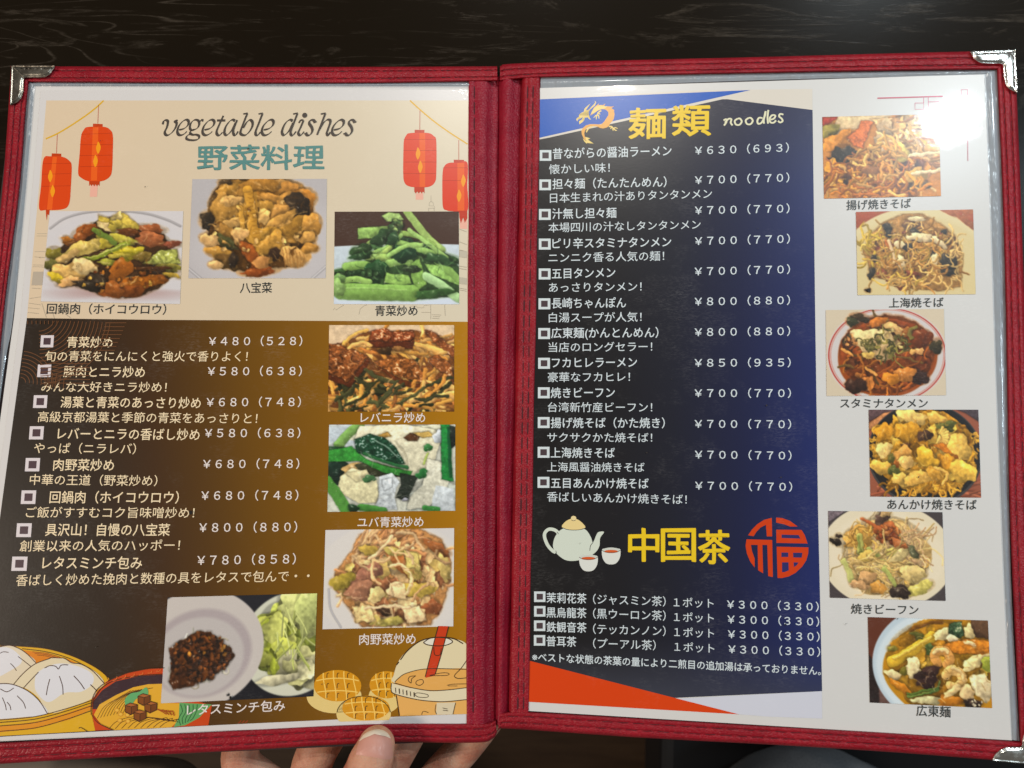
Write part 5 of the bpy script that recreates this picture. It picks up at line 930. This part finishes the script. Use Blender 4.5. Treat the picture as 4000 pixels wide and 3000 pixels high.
# ------------------------------------------------------------------ the person holding the menu: hand under the lower edge, lap below
def hp(x,y,h): return cp((x*.553,y*.553),'L',h)[0]          # picture position, metres above the left leaf
PE = thing('person','person holding the menu with one hand, thumb on the lower border, grey trousers below','person',c2w(hp(1400,3800,-.05))[0])
def tube(pts,rs,flat=1.0,axis=None,n=20,m=7):
    P = np.array([c2w(p)[0] for p in pts]); R = np.array(rs,float)[:,None]; Q = interp(np.hstack([P,R]),(len(P)-1)*m); P = Q[:,:3]; R = np.maximum(Q[:,3],.0015)
    t = np.gradient(P,axis=0); t /= np.linalg.norm(t,axis=1)[:,None]; up = RW@NM if axis is None else axis
    V = []; 
    ring = []
    def add(p,tt,r):
        s = np.cross(tt,up); s /= np.linalg.norm(s)+1e-9; u2 = np.cross(s,tt); a = np.linspace(0,2*np.pi,n,endpoint=False)[:,None]; V.append(p+(np.cos(a)*s+np.sin(a)*u2*flat)*r)
    for k in (80,60,40,20): add(P[0]-t[0]*R[0]*math.sin(math.radians(k)),t[0],R[0]*math.cos(math.radians(k)))
    for p,tt,r in zip(P,t,R): add(p,tt,r)
    for k in (20,40,60,80): add(P[-1]+t[-1]*R[-1]*math.sin(math.radians(k)),t[-1],R[-1]*math.cos(math.radians(k)))
    r_ = len(V); F = [(i*n+j,i*n+(j+1)%n,(i+1)*n+(j+1)%n,(i+1)*n+j) for i in range(r_-1) for j in range(n)]+[tuple(range(n))[::-1],tuple((r_-1)*n+j for j in range(n))]
    return np.vstack(V),F
def fuse(name,parts,m,parent,voxel,sm=6,label=None):
    V = []; F = []; k = 0
    for v,f in parts: V.append(v); F += [tuple(i+k for i in q) for q in f]; k += len(v)
    o = obj(name,np.vstack(V),F,m,parent,label=label)
    r = o.modifiers.new('remesh','REMESH'); r.mode = 'VOXEL'; r.voxel_size = voxel; s_ = o.modifiers.new('smooth','SMOOTH'); s_.iterations = sm; s_.factor = .5
    bpy.context.view_layer.update(); dg = bpy.context.evaluated_depsgraph_get(); me = bpy.data.meshes.new_from_object(o.evaluated_get(dg)); o.modifiers.clear(); o.data = me
    if not me.materials: me.materials.append(m)
    me.polygons.foreach_set('use_smooth',[True]*len(me.polygons)); return o
TH = tube([hp(1470,2912,.0085),hp(1452,2965,.0100),hp(1430,3030,.0100),hp(1385,3110,.010),hp(1310,3260,.005),hp(1230,3450,-.012),hp(1180,3650,-.03)],[.0083,.0098,.0104,.0105,.0112,.0145,.018],.80)
def finger(pts,rs): return tube([hp(*p) for p in pts],rs,.95)
F1 = finger([(1010,2700,-.018),(960,2860,-.0175),(945,2985,-.0175),(1080,3110,-.024),(1180,3330,-.034),(1260,3600,-.042)],[.0062,.0078,.0088,.0095,.0100,.0120])
F2 = finger([(1480,2480,-.015),(1400,2660,-.016),(1290,2850,-.0165),(1215,3010,-.020),(1230,3260,-.036),(1290,3600,-.046)],[.0062,.0078,.0090,.0097,.0105,.0125])
F3 = finger([(1800,2420,-.015),(1720,2620,-.016),(1600,2850,-.0165),(1500,3030,-.022),(1400,3280,-.038),(1340,3600,-.048)],[.0060,.0076,.0086,.0092,.0100,.0120])
F4 = finger([(2030,2600,-.015),(1960,2740,-.016),(1840,2890,-.017),(1690,3060,-.024),(1500,3320,-.038),(1380,3600,-.046)],[.0054,.0068,.0080,.0088,.0096,.0115])
PM = tube([hp(1290,3400,-.040),hp(1280,3600,-.044),hp(1270,3850,-.05),hp(1250,4250,-.06),hp(1200,5000,-.09)],[.022,.030,.030,.024,.028],.62)
hand_o = fuse('body',[TH,F1,F2,F3,F4,PM],SKIN,PE,.00085,5)
# thumb nail laid on the thumb by dropping it along the leaf normal
dg = bpy.context.evaluated_depsgraph_get(); me = hand_o.data; off = np.array(PW[hand_o.name])
bv = BVHTree.FromPolygons([v.co for v in me.vertices],[tuple(p.vertices) for p in me.polygons])
def nail(name,outline,m,lift,rings=6):
    """outline (u,v in the picture) -> curved plate following the thumb"""
    P = interp(np.asarray(outline,float).reshape(-1,2),60); c = P.mean(0); V = []; n = len(P)
    for r in range(rings+1):
        for p in P:
            q = c+(p-c)*(r/rings); d = np.array([(q[0]-2000)/FPX,(q[1]-1500)/FPX,1.]); d /= np.linalg.norm(d); dw = RW@d
            hit = bv.ray_cast(Vector(OW-off),Vector(dw),2)
            w_ = np.array(hit[0])+off if hit[0] is not None else c2w(hp(q[0],q[1],.015))[0]
            nn = np.array(hit[1]) if hit[1] is not None else -dw
            if nn@dw>0: nn = -nn
            V.append(w_+nn*(lift*(1-(r/rings)**6)+.00005))
    F = [(r*n+i,r*n+(i+1)%n,(r+1)*n+(i+1)%n,(r+1)*n+i) for r in range(rings) for i in range(n)]
    return obj(name,V,F,m,PE,smooth=True)
nail('thumb_nail',(1390,2948,1397,2915,1410,2885,1432,2862,1462,2851,1492,2853,1516,2868,1529,2895,1533,2930,1530,2962,1500,2966,1460,2958,1420,2952,1390,2948),NAIL,.0006)
nail('nail_tip',(1402,2896,1418,2872,1440,2857,1465,2849,1492,2851,1514,2864,1526,2884,1512,2876,1490,2868,1464,2868,1440,2876,1420,2888,1402,2896),NAILW,.0009,3)
# trousers: thighs running forward under the table
def rp(px,py,d): return ray(px*.553,py*.553,d)
def limb(pts,rs,n=24): return tube(pts,rs,1.0,np.array([0,0,1.]),n)
fuse('trousers',[limb([rp(3350,3560,.66),rp(3250,3480,.64),rp(3200,3440,.63)],[.11,.115,.11]),limb([rp(3350,3560,.66),rp(3500,4200,.70),rp(3200,5000,.78)],[.11,.12,.14]),
  limb([rp(200,3900,.70),rp(1200,4600,.76),rp(3200,5000,.78)],[.12,.13,.14])],CLOTH,PE,.006,8)
fuse('sleeve',[limb([rp(-150,3120,.47),rp(350,3120,.47),rp(640,3130,.47)],[.030,.028,.026]),limb([rp(640,3130,.47),rp(700,3600,.50)],[.026,.03])],TAN,PE,.003,5)
# black bench below, seen between the menu and the lap
be = thing('bench','plain black seat seen in the dark below the right half of the menu','bench',(.25,-.55,0))
r0 = c2w(rp(2530,2900,.80))[0]
slab('seat',r0[0],r0[0]+.75,-.95,-.28,.30,.40,BLACKV,be,.012)
for x in (r0[0]+.05,r0[0]+.68):
    for y in (-.88,-.34): slab('leg',x,x+.04,y,y+.04,0,.299,BLACKV,be)
